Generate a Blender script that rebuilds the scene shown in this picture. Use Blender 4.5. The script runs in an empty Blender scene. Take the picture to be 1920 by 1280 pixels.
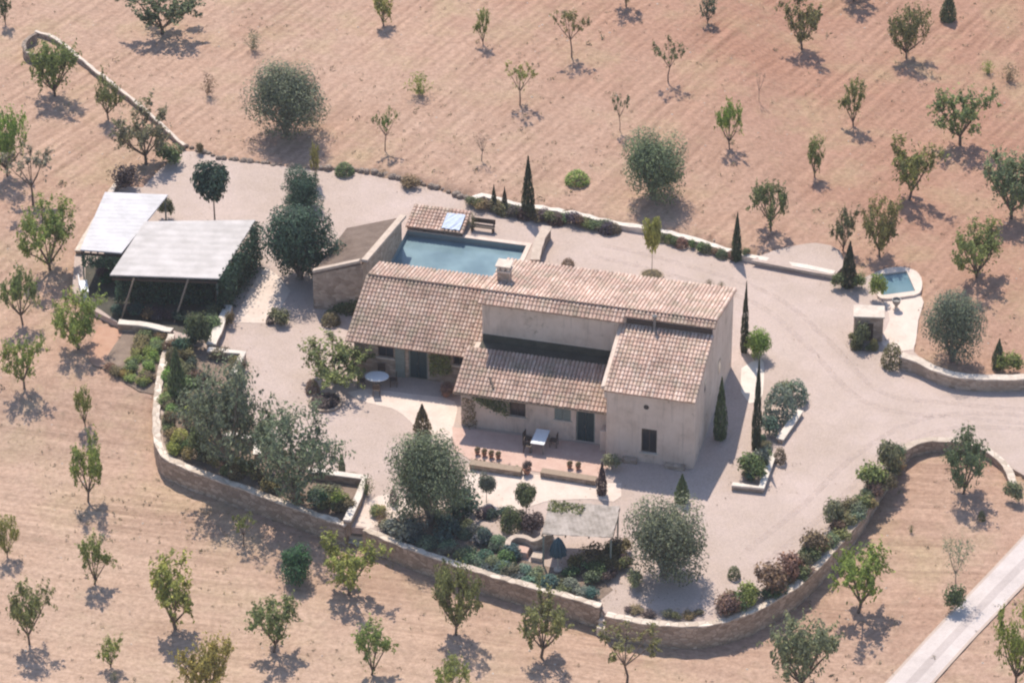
import bpy, math, random
from mathutils import Vector, Matrix
from mathutils.geometry import tessellate_polygon
R = math.radians
S = bpy.context.scene
COL = S.collection

# ---------------------------------------------------------------- camera, sky, sun, exposure
FPX, DIST, DEP = 7500.0, 250.0, R(33)
FW_ = Vector((0, math.cos(DEP), -math.sin(DEP)))
UP_ = Vector((0, math.sin(DEP), math.cos(DEP)))
CAM = -DIST * FW_
cd = bpy.data.cameras.new('camera')
cd.sensor_width = 36.0
cd.lens = FPX / 1920 * 36.0
cd.clip_start, cd.clip_end = 1.0, 6000.0
cam = bpy.data.objects.new('camera', cd)
COL.objects.link(cam)
cam.location = CAM
cam.rotation_euler = (R(90) - DEP, 0, 0)
S.camera = cam

SUN_EL, SUN_AZ = 58.0, -14.0          # azimuth clockwise from +Y
w = bpy.data.worlds.new('World')
S.world = w
w.use_nodes = True
nt = w.node_tree
sky = nt.nodes.new('ShaderNodeTexSky')
sky.sky_type = 'NISHITA'
sky.sun_disc = False
sky.sun_elevation = R(SUN_EL)
sky.sun_rotation = R(SUN_AZ % 360)
sky.dust_density = 0.6
bg = nt.nodes['Background']
bg.inputs['Strength'].default_value = 0.135
nt.links.new(sky.outputs[0], bg.inputs[0])
ld = bpy.data.lights.new('sun', 'SUN')
ld.energy = 3.6
ld.angle = R(0.6)
ld.color = (1.0, 0.915, 0.79)
sun = bpy.data.objects.new('sun', ld)
COL.objects.link(sun)
to_sun = Vector((math.sin(R(SUN_AZ)) * math.cos(R(SUN_EL)), math.cos(R(SUN_AZ)) * math.cos(R(SUN_EL)), math.sin(R(SUN_EL))))
sun.rotation_euler = to_sun.to_track_quat('Z', 'Y').to_euler()
sun.location = to_sun * 300
S.view_settings.view_transform = 'Standard'
S.view_settings.look = 'None'
S.view_settings.exposure = 0.53
S.view_settings.gamma = 1.0
S.render.engine = 'CYCLES'
S.cycles.max_bounces = 6
S.cycles.filter_width = 2.2

# ---------------------------------------------------------------- plan helpers
def ray(px, py):
    return FW_ + Vector((1, 0, 0)) * ((px - 960) / FPX) + UP_ * ((640 - py) / FPX)

def G(px, py, z=0.0):
    r = ray(px, py)
    t = (z - CAM.z) / r.z
    return CAM + r * t

def scale_at(p):
    return FPX / (p - CAM).dot(FW_)

HA = R(14)
HO = G(1300, 880)
def HW(u, v, z=0.0):                     # house coordinates (u to the left, v back) -> world
    return Vector((HO.x - u * math.cos(HA) + v * math.sin(HA), HO.y + u * math.sin(HA) + v * math.cos(HA), z))
def to_house(x, y):
    dx, dy = x - HO.x, y - HO.y
    return -(dx * math.cos(HA) - dy * math.sin(HA)), dx * math.sin(HA) + dy * math.cos(HA)

def sm(a, b, x):
    t = min(1.0, max(0.0, (x - a) / (b - a)))
    return t * t * (3 - 2 * t)

def inpoly(x, y, poly):
    c = False
    n = len(poly)
    j = n - 1
    for i in range(n):
        xi, yi = poly[i]; xj, yj = poly[j]
        if (yi > y) != (yj > y) and x < (xj - xi) * (y - yi) / (yj - yi) + xi:
            c = not c
        j = i
    return c

def spline(pts, step=0.6):
    """Catmull-Rom through 2D/3D points, resampled."""
    P = [Vector(p) for p in pts]
    out = []
    for i in range(len(P) - 1):
        p0 = P[max(i - 1, 0)]; p1 = P[i]; p2 = P[i + 1]; p3 = P[min(i + 2, len(P) - 1)]
        n = max(1, int((p2 - p1).length / step))
        for k in range(n):
            t = k / n
            out.append(0.5 * ((2 * p1) + (p2 - p0) * t + (2 * p0 - 5 * p1 + 4 * p2 - p3) * t * t + (3 * p1 - p0 - 3 * p2 + p3) * t ** 3))
    out.append(P[-1])
    return out

YARD_PX = [(268, 352), (300, 318), (345, 285), (372, 284), (440, 302), (560, 316), (640, 320), (760, 338), (870, 372),
           (890, 384), (960, 398), (1060, 412), (1150, 430), (1230, 442), (1300, 458), (1400, 488), (1480, 502), (1565, 518),
           (1600, 530), (1640, 512), (1690, 500), (1728, 520), (1726, 560), (1716, 620), (1714, 660), (1745, 690), (1800, 712), (1870, 720), (2400, 690),
           (2400, 870), (1935, 900), (1900, 880), (1870, 852), (1800, 828), (1760, 826), (1722, 830), (1690, 848), (1660, 892), (1610, 972), (1560, 1032),
           (1500, 1092), (1420, 1142), (1350, 1166), (1290, 1173), (1200, 1166), (1135, 1150), (1125, 1136), (1050, 1115), (960, 1090), (860, 1060), (760, 1025),
           (680, 990), (655, 988), (560, 955), (450, 915), (345, 875), (305, 850), (294, 800), (295, 740), (308, 670), (322, 625),
           (222, 606), (170, 580), (135, 545), (140, 480), (180, 420), (215, 350)]
YARD = [(p.x, p.y) for p in (G(*q) for q in YARD_PX)]
BACKL = [(p.x, p.y) for p in (G(*q) for q in [(560, 312), (870, 368), (960, 394), (1150, 427), (1300, 455), (1400, 484), (1565, 514)])]
POOL = (15.7, 23.7, 14.0, 22.15)         # u0 u1 v0 v1

def back_line(x):
    if x <= BACKL[0][0]: return 1e9
    if x >= BACKL[-1][0]: return 1e9
    for a, b in zip(BACKL, BACKL[1:]):
        if a[0] <= x <= b[0]:
            return a[1] + (b[1] - a[1]) * (x - a[0]) / (b[0] - a[0])

def zfield_raw(x, y):
    z = -1.2 * sm(2, 12, -y) * (1 - sm(17, 32, x))
    if x < -16:
        z -= 0.35 * sm(16, 24, -x) * sm(-6, 4, y) * (1 - sm(6, 16, y))
    b = back_line(x)
    if b < 1e8:
        f = sm(BACKL[0][0], BACKL[1][0], x) * (1 - sm(BACKL[-2][0], BACKL[-1][0], x))
        z += 0.4 * f * sm(-0.1, 0.5, y - b) + 0.5 * f * sm(1, 20, y - b)
    z += 0.10 * math.sin(x * 0.21 + y * 0.13) * sm(16, 26, abs(y) + abs(x) * 0.4)
    return z

def ground_z(x, y):
    return 0.03 if inpoly(x, y, YARD) else zfield_raw(x, y)

def P(px, py):
    """The point of the ground seen at this place of the photograph."""
    z = 0.0
    for _ in range(8):
        p = G(px, py, z)
        z = ground_z(p.x, p.y)
    return G(px, py, z)

# ---------------------------------------------------------------- materials
def nodes_of(name):
    m = bpy.data.materials.new(name)
    m.use_nodes = True
    t = m.node_tree
    return m, t, t.nodes['Principled BSDF']

def N(t, kind, **kw):
    n = t.nodes.new(kind)
    for k, v in kw.items():
        if k in n.inputs: n.inputs[k].default_value = v
        else: setattr(n, k, v)
    return n

def ramp(t, fac, stops):
    r = t.nodes.new('ShaderNodeValToRGB')
    e = r.color_ramp.elements
    while len(e) < len(stops): e.new(0.5)
    for el, (p, c) in zip(e, stops):
        el.position = p
        el.color = (*c, 1)
    t.links.new(fac, r.inputs[0])
    return r.outputs[0]

def mixc(t, fac, a, b, mode='MIX'):
    m = t.nodes.new('ShaderNodeMix')
    m.data_type = 'RGBA'; m.blend_type = mode
    for sock, val in ((m.inputs[0], fac), (m.inputs[6], a), (m.inputs[7], b)):
        if hasattr(val, 'links'): t.links.new(val, sock)
        elif isinstance(val, tuple): sock.default_value = (*val, 1)
        else: sock.default_value = val
    return m.outputs[2]

def bump(t, bsdf, h, strength=0.5, dist=0.05):
    b = N(t, 'ShaderNodeBump'); b.inputs['Strength'].default_value = strength; b.inputs['Distance'].default_value = dist
    t.links.new(h, b.inputs['Height']); t.links.new(b.outputs[0], bsdf.inputs['Normal'])

def noise(t, vec, scale, detail=4.0, rough=0.6):
    n = N(t, 'ShaderNodeTexNoise'); n.inputs['Scale'].default_value = scale
    n.inputs['Detail'].default_value = detail; n.inputs['Roughness'].default_value = rough
    if vec is not None: t.links.new(vec, n.inputs['Vector'])
    return n.outputs[0]

def obco(t):
    return N(t, 'ShaderNodeTexCoord').outputs['Object']

def mottled(name, c1, c2, scale=2.0, rough=0.85, bumpy=0.2, fine=14.0, spec=0.25):
    m, t, b = nodes_of(name)
    co = obco(t)
    f = noise(t, co, scale, 5)
    g = noise(t, co, fine, 3)
    a = N(t, 'ShaderNodeMath', operation='MULTIPLY_ADD'); t.links.new(g, a.inputs[0]); a.inputs[1].default_value = 0.4
    s = N(t, 'ShaderNodeMath', operation='MULTIPLY'); t.links.new(f, s.inputs[0]); s.inputs[1].default_value = 0.6
    t.links.new(s.outputs[0], a.inputs[2])
    t.links.new(ramp(t, a.outputs[0], [(0.34, c1), (0.66, c2)]), b.inputs['Base Color'])
    b.inputs['Roughness'].default_value = rough
    b.inputs['Specular IOR Level'].default_value = spec
    if bumpy: bump(t, b, g, bumpy, 0.03)
    return m

def stone(name, c1, c2, cm, scale=3.2, zs=1.8):
    """rubble masonry"""
    m, t, b = nodes_of(name)
    mp = N(t, 'ShaderNodeMapping'); mp.inputs['Scale'].default_value = (1, 1, zs)
    t.links.new(obco(t), mp.inputs['Vector'])
    v = N(t, 'ShaderNodeTexVoronoi'); v.inputs['Scale'].default_value = scale
    t.links.new(mp.outputs[0], v.inputs['Vector'])
    e = N(t, 'ShaderNodeTexVoronoi', feature='DISTANCE_TO_EDGE'); e.inputs['Scale'].default_value = scale
    t.links.new(mp.outputs[0], e.inputs['Vector'])
    sx = N(t, 'ShaderNodeSeparateColor'); t.links.new(v.outputs['Color'], sx.inputs[0])
    base = ramp(t, sx.outputs[0], [(0.1, c1), (0.9, c2)])
    big = noise(t, obco(t), 0.6, 3)
    base = mixc(t, ramp(t, big, [(0.4, (0, 0, 0)), (0.7, (0.5, 0.5, 0.5))]), base, c1)
    joint = ramp(t, e.outputs['Distance'], [(0.0, (1, 1, 1)), (0.07, (0, 0, 0))])
    t.links.new(mixc(t, joint, base, cm), b.inputs['Base Color'])
    b.inputs['Roughness'].default_value = 0.9
    b.inputs['Specular IOR Level'].default_value = 0.2
    bump(t, b, e.outputs['Distance'], 0.7, 0.12)
    return m

def plain(name, c, rough=0.6, metal=0.0, var=0.15):
    m, t, b = nodes_of(name)
    f = noise(t, obco(t), 5.0, 4)
    t.links.new(ramp(t, f, [(0.3, tuple(k * (1 - var) for k in c)), (0.7, tuple(min(1, k * (1 + var)) for k in c))]), b.inputs['Base Color'])
    b.inputs['Roughness'].default_value = rough
    b.inputs['Metallic'].default_value = metal
    return m

def leaf_mat():
    """leaf colour comes from the object's own colour, each leaf a little different"""
    m, t, b = nodes_of('foliage')
    oi = N(t, 'ShaderNodeObjectInfo')
    ge = N(t, 'ShaderNodeNewGeometry')
    var = ramp(t, ge.outputs['Random Per Island'], [(0.0, (0.55, 0.55, 0.6)), (0.55, (1.0, 1.0, 1.0)), (1.0, (1.75, 1.7, 1.4))])
    c = mixc(t, 1.0, oi.outputs['Color'], var, 'MULTIPLY')
    t.links.new(c, b.inputs['Base Color'])
    b.inputs['Roughness'].default_value = 0.6
    b.inputs['Specular IOR Level'].default_value = 0.3
    tr = N(t, 'ShaderNodeBsdfTranslucent'); t.links.new(c, tr.inputs['Color'])
    mx = N(t, 'ShaderNodeMixShader'); mx.inputs[0].default_value = 0.35
    t.links.new(b.outputs[0], mx.inputs[1]); t.links.new(tr.outputs[0], mx.inputs[2])
    t.links.new(mx.outputs[0], t.nodes['Material Output'].inputs['Surface'])
    return m

def tile_mat():
    m, t, b = nodes_of('roof_tile')
    at = N(t, 'ShaderNodeVertexColor', layer_name='tint')
    co = obco(t)
    lich = noise(t, co, 1.1, 5, 0.65)
    c = mixc(t, ramp(t, lich, [(0.46, (0, 0, 0)), (0.66, (0.6, 0.6, 0.6))]), at.outputs[0], (0.34, 0.30, 0.215))
    big = noise(t, co, 0.45, 4, 0.6)
    c = mixc(t, 0.8, c, mixc(t, 1.0, c, ramp(t, big, [(0.35, (0.74, 0.72, 0.72)), (0.62, (1.1, 1.09, 1.08))]), 'MULTIPLY'))
    f = noise(t, co, 22, 3)
    c = mixc(t, 0.5, c, ramp(t, f, [(0.25, (0.55, 0.55, 0.55)), (0.75, (1, 1, 1))]), 'MULTIPLY')
    t.links.new(c, b.inputs['Base Color'])
    b.inputs['Roughness'].default_value = 0.9
    b.inputs['Specular IOR Level'].default_value = 0.2
    return m

def field_mat():
    m, t, b = nodes_of('ploughed_earth')
    co = obco(t)
    sp = N(t, 'ShaderNodeSeparateXYZ'); t.links.new(co, sp.inputs[0])
    def lin(cx, cy, c0):
        a = N(t, 'ShaderNodeMath', operation='MULTIPLY'); t.links.new(sp.outputs[0], a.inputs[0]); a.inputs[1].default_value = cx
        d = N(t, 'ShaderNodeMath', operation='MULTIPLY_ADD'); t.links.new(sp.outputs[1], d.inputs[0]); d.inputs[1].default_value = cy
        t.links.new(a.outputs[0], d.inputs[2])
        e = N(t, 'ShaderNodeMath', operation='ADD'); t.links.new(d.outputs[0], e.inputs[0]); e.inputs[1].default_value = c0
        return e.outputs[0]
    def clampn(s, a, bb):
        r = N(t, 'ShaderNodeMapRange'); t.links.new(s, r.inputs[0]); r.inputs[1].default_value = a; r.inputs[2].default_value = bb
        r.interpolation_type = 'SMOOTHSTEP'
        return r.outputs[0]
    n1 = noise(t, co, 0.09, 5)
    n2 = noise(t, co, 0.5, 6, 0.65)
    n3 = noise(t, co, 3.2, 5, 0.8)
    pale, tan, red = (0.49, 0.335, 0.257), (0.42, 0.27, 0.20), (0.37, 0.20, 0.14)
    base = ramp(t, n2, [(0.25, tan), (0.75, pale)])
    rmask = clampn(lin(0.05, 0.034, 0.0), 0.55, 2.4)
    rn = N(t, 'ShaderNodeMath', operation='MULTIPLY'); t.links.new(rmask, rn.inputs[0]); t.links.new(ramp(t, n1, [(0.2, (0.45, 0.45, 0.45)), (0.7, (1, 1, 1))]), rn.inputs[1])
    base = mixc(t, rn.outputs[0], base, red)
    # red-brown patches anywhere
    base = mixc(t, ramp(t, n1, [(0.55, (0, 0, 0)), (0.75, (0.45, 0.45, 0.45))]), base, red)
    # dry straw patches
    n4 = noise(t, co, 0.16, 5, 0.7)
    base = mixc(t, ramp(t, n4, [(0.5, (0, 0, 0)), (0.7, (0.5, 0.5, 0.5))]), base, (0.42, 0.335, 0.20))
    base = mixc(t, clampn(lin(-0.035, -0.06, -1.0), 0.0, 1.4), base, mixc(t, 0.4, base, (0.55, 0.41, 0.315)))
    # furrows: three headings in three parts of the land
    def furrow(ang, scale, dist):
        mp = N(t, 'ShaderNodeMapping'); mp.inputs['Rotation'].default_value = (0, 0, R(ang))
        t.links.new(co, mp.inputs['Vector'])
        wv = N(t, 'ShaderNodeTexWave', wave_type='BANDS', bands_direction='Y')
        wv.inputs['Scale'].default_value = scale; wv.inputs['Distortion'].default_value = dist
        wv.inputs['Detail'].default_value = 4; wv.inputs['Detail Scale'].default_value = 0.9
        t.links.new(mp.outputs[0], wv.inputs['Vector'])
        return wv.outputs[1]
    def streak(ang, across):
        mp0 = N(t, 'ShaderNodeMapping'); mp0.inputs['Rotation'].default_value = (0, 0, R(ang))
        t.links.new(co, mp0.inputs['Vector'])
        mp = N(t, 'ShaderNodeMapping'); mp.inputs['Scale'].default_value = (0.09, across, 0.3)
        t.links.new(mp0.outputs[0], mp.inputs['Vector'])
        return noise(t, mp.outputs[0], 1.0, 6, 0.68)
    def fl(fac, a, bb):
        m_ = N(t, 'ShaderNodeMix'); m_.data_type = 'FLOAT'
        for sk, vv in ((m_.inputs[0], fac), (m_.inputs[2], a), (m_.inputs[3], bb)):
            if hasattr(vv, 'links'): t.links.new(vv, sk)
            else: sk.default_value = vv
        return m_.outputs[0]
    back = clampn(lin(0.0, 0.1, 0.3), 0.0, 0.6)
    fa = fl(0.13, streak(-58, 1.7), furrow(-58, 0.40, 1.6))
    fb = streak(12, 1.9)
    fur = fl(back, fb, fa)
    amp = ramp(t, noise(t, co, 0.14, 5, 0.65), [(0.36, (0.1, 0.1, 0.1)), (0.64, (1, 1, 1))])
    fc = ramp(t, fur, [(0.34, (0.70, 0.67, 0.64)), (0.62, (1.12, 1.11, 1.09))])
    base = mixc(t, amp, base, mixc(t, 1.0, base, fc, 'MULTIPLY'))
    n5 = noise(t, co, 0.9, 6, 0.75)
    base = mixc(t, ramp(t, n5, [(0.57, (0, 0, 0)), (0.74, (0.5, 0.5, 0.5))]), base, (0.25, 0.205, 0.145))
    clod = ramp(t, n3, [(0.32, (0.62, 0.60, 0.58)), (0.62, (1.10, 1.10, 1.10))])
    base = mixc(t, 0.8, base, mixc(t, 1.0, base, clod, 'MULTIPLY'))
    t.links.new(base, b.inputs['Base Color'])
    b.inputs['Roughness'].default_value = 0.95
    b.inputs['Specular IOR Level'].default_value = 0.1
    hh = N(t, 'ShaderNodeMath', operation='MULTIPLY'); t.links.new(fur, hh.inputs[0]); t.links.new(amp, hh.inputs[1])
    h2 = N(t, 'ShaderNodeMath', operation='MULTIPLY_ADD'); t.links.new(n3, h2.inputs[0]); h2.inputs[1].default_value = 1.2; t.links.new(hh.outputs[0], h2.inputs[2])
    bump(t, b, h2.outputs[0], 0.55, 0.10)
    return m

def gravel_mat():
    m, t, b = nodes_of('gravel')
    co = obco(t)
    n1 = noise(t, co, 0.22, 5, 0.65)
    n2 = noise(t, co, 9.0, 4, 0.8)
    n3 = noise(t, co, 1.2, 5, 0.7)
    c = ramp(t, n1, [(0.3, (0.445, 0.35, 0.30)), (0.7, (0.57, 0.455, 0.415))])
    c = mixc(t, ramp(t, n3, [(0.3, (0, 0, 0)), (0.7, (0.35, 0.35, 0.35))]), c, (0.50, 0.39, 0.31))
    c = mixc(t, 0.8, c, mixc(t, 1.0, c, ramp(t, n2, [(0.3, (0.70, 0.69, 0.68)), (0.7, (1.12, 1.12, 1.12))]), 'MULTIPLY'))
    t.links.new(c, b.inputs['Base Color'])
    b.inputs['Roughness'].default_value = 0.95
    b.inputs['Specular IOR Level'].default_value = 0.1
    bump(t, b, n2, 0.4, 0.02)
    return m

def water_mat(name, c1, c2):
    m, t, b = nodes_of(name)
    n = noise(t, obco(t), 0.5, 3)
    t.links.new(ramp(t, n, [(0.35, c1), (0.65, c2)]), b.inputs['Base Color'])
    b.inputs['Roughness'].default_value = 0.08
    b.inputs['IOR'].default_value = 1.33
    bump(t, b, noise(t, obco(t), 3.5, 3), 0.15, 0.02)
    return m

def render_mat():
    """old lime render: blotches, rain streaks and rubbed patches where the stone shows"""
    m, t, b = nodes_of('lime_render')
    co = obco(t)
    f = noise(t, co, 0.6, 6, 0.7)
    c = ramp(t, f, [(0.3, (0.56, 0.425, 0.34)), (0.5, (0.69, 0.545, 0.45)), (0.72, (0.77, 0.62, 0.525))])
    mp = N(t, 'ShaderNodeMapping'); mp.inputs['Scale'].default_value = (3.0, 3.0, 0.22)
    t.links.new(co, mp.inputs['Vector'])
    st = noise(t, mp.outputs[0], 1.3, 5, 0.7)
    c = mixc(t, ramp(t, st, [(0.54, (0, 0, 0)), (0.74, (0.65, 0.65, 0.65))]), c, (0.36, 0.275, 0.22))
    v = N(t, 'ShaderNodeTexVoronoi'); v.inputs['Scale'].default_value = 3.4; t.links.new(co, v.inputs['Vector'])
    sx = N(t, 'ShaderNodeSeparateColor'); t.links.new(v.outputs['Color'], sx.inputs[0])
    bare = noise(t, co, 0.9, 5, 0.75)
    c = mixc(t, ramp(t, bare, [(0.58, (0, 0, 0)), (0.66, (0.8, 0.8, 0.8))]), c, ramp(t, sx.outputs[0], [(0.0, (0.38, 0.29, 0.22)), (1.0, (0.60, 0.47, 0.375))]))
    t.links.new(c, b.inputs['Base Color'])
    b.inputs['Roughness'].default_value = 0.92; b.inputs['Specular IOR Level'].default_value = 0.2
    bump(t, b, noise(t, co, 7, 4, 0.7), 0.5, 0.04)
    return m

M = dict(
    leaf=leaf_mat(), tile=tile_mat(), field=field_mat(), gravel=gravel_mat(),
    bark=mottled('bark', (0.09, 0.065, 0.05), (0.2, 0.15, 0.12), 6, 0.9, 0.5),
    greybark=mottled('grey_bark', (0.16, 0.13, 0.11), (0.28, 0.24, 0.20), 6, 0.9, 0.5),
    render=render_mat(),
    rubble=stone('rubble_stone', (0.30, 0.225, 0.175), (0.52, 0.41, 0.33), (0.36, 0.285, 0.225), 3.0),
    boundstone=stone('boundary_stone', (0.29, 0.215, 0.165), (0.50, 0.385, 0.305), (0.20, 0.15, 0.115), 2.6),
    copestone=stone('coping_stones', (0.50, 0.405, 0.325), (0.78, 0.67, 0.57), (0.40, 0.32, 0.25), 1.9, 1.0),
    drystone=stone('dry_stone', (0.22, 0.17, 0.14), (0.44, 0.35, 0.29), (0.10, 0.08, 0.065), 3.4),
    cap=mottled('cap_stone', (0.50, 0.41, 0.34), (0.70, 0.60, 0.51), 2.5, 0.85, 0.3, 6),
    tancap=mottled('tan_coping', (0.42, 0.33, 0.265), (0.58, 0.47, 0.39), 2.5, 0.9, 0.3, 6),
    white=mottled('white_wash', (0.58, 0.50, 0.43), (0.76, 0.68, 0.60), 1.5, 0.8, 0.15, 8),
    sheet=None,
    paving=mottled('pale_paving', (0.58, 0.46, 0.39), (0.72, 0.60, 0.52), 0.9, 0.85, 0.1, 7),
    terracotta=mottled('terracotta_paving', (0.50, 0.315, 0.255), (0.62, 0.44, 0.365), 1.6, 0.8, 0.1, 9),
    road=None, flatroof=mottled('weathered_flat_roof', (0.12, 0.085, 0.068), (0.21, 0.155, 0.125), 1.2, 0.95, 0.3, 5),
    teal=plain('teal_paint', (0.012, 0.042, 0.052), 0.5),
    glass=plain('dark_glass', (0.02, 0.022, 0.028), 0.12),
    greywood=plain('grey_green_paint', (0.20, 0.23, 0.21), 0.6),
    wood=plain('weathered_wood', (0.30, 0.22, 0.16), 0.8),
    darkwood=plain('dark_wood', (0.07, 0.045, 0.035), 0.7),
    metal=plain('painted_metal', (0.22, 0.21, 0.20), 0.5, 0.3),
    whitecloth=plain('white_cloth', (0.82, 0.82, 0.83), 0.8, 0, 0.04),
    bluecloth=plain('pale_blue_cloth', (0.50, 0.56, 0.68), 0.8, 0, 0.08),
    tealcloth=plain('teal_cloth', (0.02, 0.06, 0.085), 0.7),
    soil=mottled('dark_soil', (0.16, 0.115, 0.09), (0.30, 0.225, 0.175), 1.5, 0.95, 0.4),
    redsoil=mottled('red_soil', (0.40, 0.22, 0.15), (0.50, 0.31, 0.22), 1.6, 0.95, 0.4),
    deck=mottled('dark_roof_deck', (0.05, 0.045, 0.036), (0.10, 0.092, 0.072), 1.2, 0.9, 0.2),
    pot=plain('terracotta_pot', (0.36, 0.17, 0.11), 0.8),
    basin=plain('pool_lining', (0.20, 0.26, 0.28), 0.5, 0, 0.08),
    water=water_mat('pool_water', (0.145, 0.215, 0.25), (0.21, 0.30, 0.335)),
    dipwater=water_mat('small_pool_water', (0.11, 0.19, 0.225), (0.15, 0.235, 0.265)),
)

def sheet_mat(name, c1, c2, ang, scale, ns=0.7):
    """ribbed sheet roofing / cane matting"""
    m, t, b = nodes_of(name)
    mp = N(t, 'ShaderNodeMapping'); mp.inputs['Rotation'].default_value = (0, 0, R(ang))
    co = obco(t)
    t.links.new(co, mp.inputs['Vector'])
    wv = N(t, 'ShaderNodeTexWave', wave_type='BANDS', bands_direction='Y')
    wv.inputs['Scale'].default_value = scale; wv.inputs['Distortion'].default_value = 0.6; wv.inputs['Detail'].default_value = 2
    t.links.new(mp.outputs[0], wv.inputs['Vector'])
    n = noise(t, co, ns, 6, 0.7)
    c = ramp(t, n, [(0.36, c1), (0.62, c2)])
    c = mixc(t, 0.35, c, mixc(t, 1.0, c, ramp(t, wv.outputs[1], [(0.2, (0.8, 0.8, 0.8)), (0.7, (1, 1, 1))]), 'MULTIPLY'))
    t.links.new(c, b.inputs['Base Color'])
    b.inputs['Roughness'].default_value = 0.7
    bump(t, b, wv.outputs[1], 0.3, 0.03)
    return m
M['sheet'] = sheet_mat('white_sheet_roofing', (0.47, 0.445, 0.445), (0.61, 0.58, 0.59), 3, 0.7)
M['cane'] = sheet_mat('pale_cane_roofing', (0.42, 0.38, 0.36), (0.55, 0.50, 0.48), 3, 0.45)
M['mat'] = sheet_mat('faded_cane_mat', (0.20, 0.165, 0.135), (0.40, 0.335, 0.295), 80, 1.2, 1.6)

def road_mat():
    m, t, b = nodes_of('pale_track')
    co = obco(t)
    n1 = noise(t, co, 0.5, 5, 0.7); n2 = noise(t, co, 6, 3, 0.7)
    at = N(t, 'ShaderNodeVertexColor', layer_name='tint')
    c = mixc(t, 1.0, at.outputs[0], ramp(t, n1, [(0.3, (0.84, 0.83, 0.82)), (0.7, (1.05, 1.05, 1.05))]), 'MULTIPLY')
    c = mixc(t, 0.6, c, mixc(t, 1.0, c, ramp(t, n2, [(0.3, (0.85, 0.85, 0.85)), (0.7, (1.05, 1.05, 1.05))]), 'MULTIPLY'))
    t.links.new(c, b.inputs['Base Color'])
    b.inputs['Roughness'].default_value = 0.9
    return m
M['road'] = road_mat()

# ---------------------------------------------------------------- object helpers
class MB:
    """collects shapes, builds ONE mesh object"""
    def __init__(s): s.v = []; s.f = []; s.c = []
    def add(s, vs, fs, col=None):
        o = len(s.v)
        s.v.extend([tuple(p) for p in vs])
        s.f.extend([tuple(i + o for i in f) for f in fs])
        s.c.extend([col] * len(fs))
    def box(s, x0, x1, y0, y1, z0, z1, col=None):
        s.add([(x0, y0, z0), (x1, y0, z0), (x1, y1, z0), (x0, y1, z0), (x0, y0, z1), (x1, y0, z1), (x1, y1, z1), (x0, y1, z1)],
              [(0, 3, 2, 1), (4, 5, 6, 7), (0, 1, 5, 4), (1, 2, 6, 5), (2, 3, 7, 6), (3, 0, 4, 7)], col)
    def bar(s, a, b, w, h=None):
        """a square bar from a to b"""
        a = Vector(a); b = Vector(b); h = h or w
        d = (b - a).normalized()
        x = d.cross(Vector((0, 0, 1)))
        if x.length < 1e-3: x = Vector((1, 0, 0))
        x.normalize(); y = d.cross(x).normalized()
        q = [(-1, -1), (1, -1), (1, 1), (-1, 1)]
        vs = [p + x * (i * w / 2) + y * (j * h / 2) for p in (a, b) for i, j in q]
        s.add(vs, [(0, 1, 2, 3), (7, 6, 5, 4), (0, 4, 5, 1), (1, 5, 6, 2), (2, 6, 7, 3), (3, 7, 4, 0)])
    def tube(s, pts, rad, n=6):
        rings = []
        pts = [Vector(p) for p in pts]
        vs = []
        for i, p in enumerate(pts):
            d = (pts[min(i + 1, len(pts) - 1)] - pts[max(i - 1, 0)]).normalized()
            x = d.cross(Vector((0.3, 0.2, 1)) if abs(d.z) < 0.95 else Vector((1, 0, 0))).normalized(); y = d.cross(x).normalized()
            r = rad[i] if isinstance(rad, (list, tuple)) else rad
            for k in range(n):
                a = 2 * math.pi * k / n
                vs.append(p + x * (r * math.cos(a)) + y * (r * math.sin(a)))
        fs = []
        for i in range(len(pts) - 1):
            for k in range(n):
                k2 = (k + 1) % n
                fs.append((i * n + k, i * n + k2, (i + 1) * n + k2, (i + 1) * n + k))
        fs.append(tuple(range(n - 1, -1, -1)))
        fs.append(tuple((len(pts) - 1) * n + k for k in range(n)))
        s.add(vs, fs)
    def lathe(s, prof, n=16, cx=0, cy=0, sx=1, sy=1):
        vs = []
        for r, z in prof:
            for k in range(n):
                a = 2 * math.pi * k / n
                vs.append((cx + r * sx * math.cos(a), cy + r * sy * math.sin(a), z))
        fs = [(i * n + k, i * n + (k + 1) % n, (i + 1) * n + (k + 1) % n, (i + 1) * n + k) for i in range(len(prof) - 1) for k in range(n)]
        fs.append(tuple(range(n - 1, -1, -1)))
        fs.append(tuple((len(prof) - 1) * n + k for k in range(n)))
        s.add(vs, fs)
    def prism_u(s, poly, u0, u1):
        """(v,z) polygon extruded along u, house coordinates (x = -u)"""
        n = len(poly)
        vs = [(-u0, v, z) for v, z in poly] + [(-u1, v, z) for v, z in poly]
        fs = [tuple(range(n)), tuple(range(2 * n - 1, n - 1, -1))] + [(i, i + n, (i + 1) % n + n, (i + 1) % n) for i in range(n)]
        s.add(vs, fs)
    def build(s, name, mat, parent=None, smooth=False, bevel=0):
        me = bpy.data.meshes.new(name)
        me.from_pydata(s.v, [], s.f)
        if any(c is not None for c in s.c):
            at = me.color_attributes.new('tint', 'FLOAT_COLOR', 'CORNER')
            i = 0
            for f, c in zip(s.f, s.c):
                c = c or (0.5, 0.4, 0.3)
                for _ in f:
                    at.data[i].color = (*c, 1); i += 1
        me.materials.append(mat)
        if smooth: me.polygons.foreach_set('use_smooth', [True] * len(me.polygons))
        me.update()
        o = bpy.data.objects.new(name, me)
        COL.objects.link(o)
        if bevel:
            bv = o.modifiers.new('bevel', 'BEVEL'); bv.width = bevel; bv.segments = 2; bv.limit_method = 'ANGLE'
        if parent: o.parent = parent
        return o

def tag(o, label, cat, group=None):
    o['label'] = label; o['category'] = cat
    if group: o['group'] = group
    return o

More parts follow.
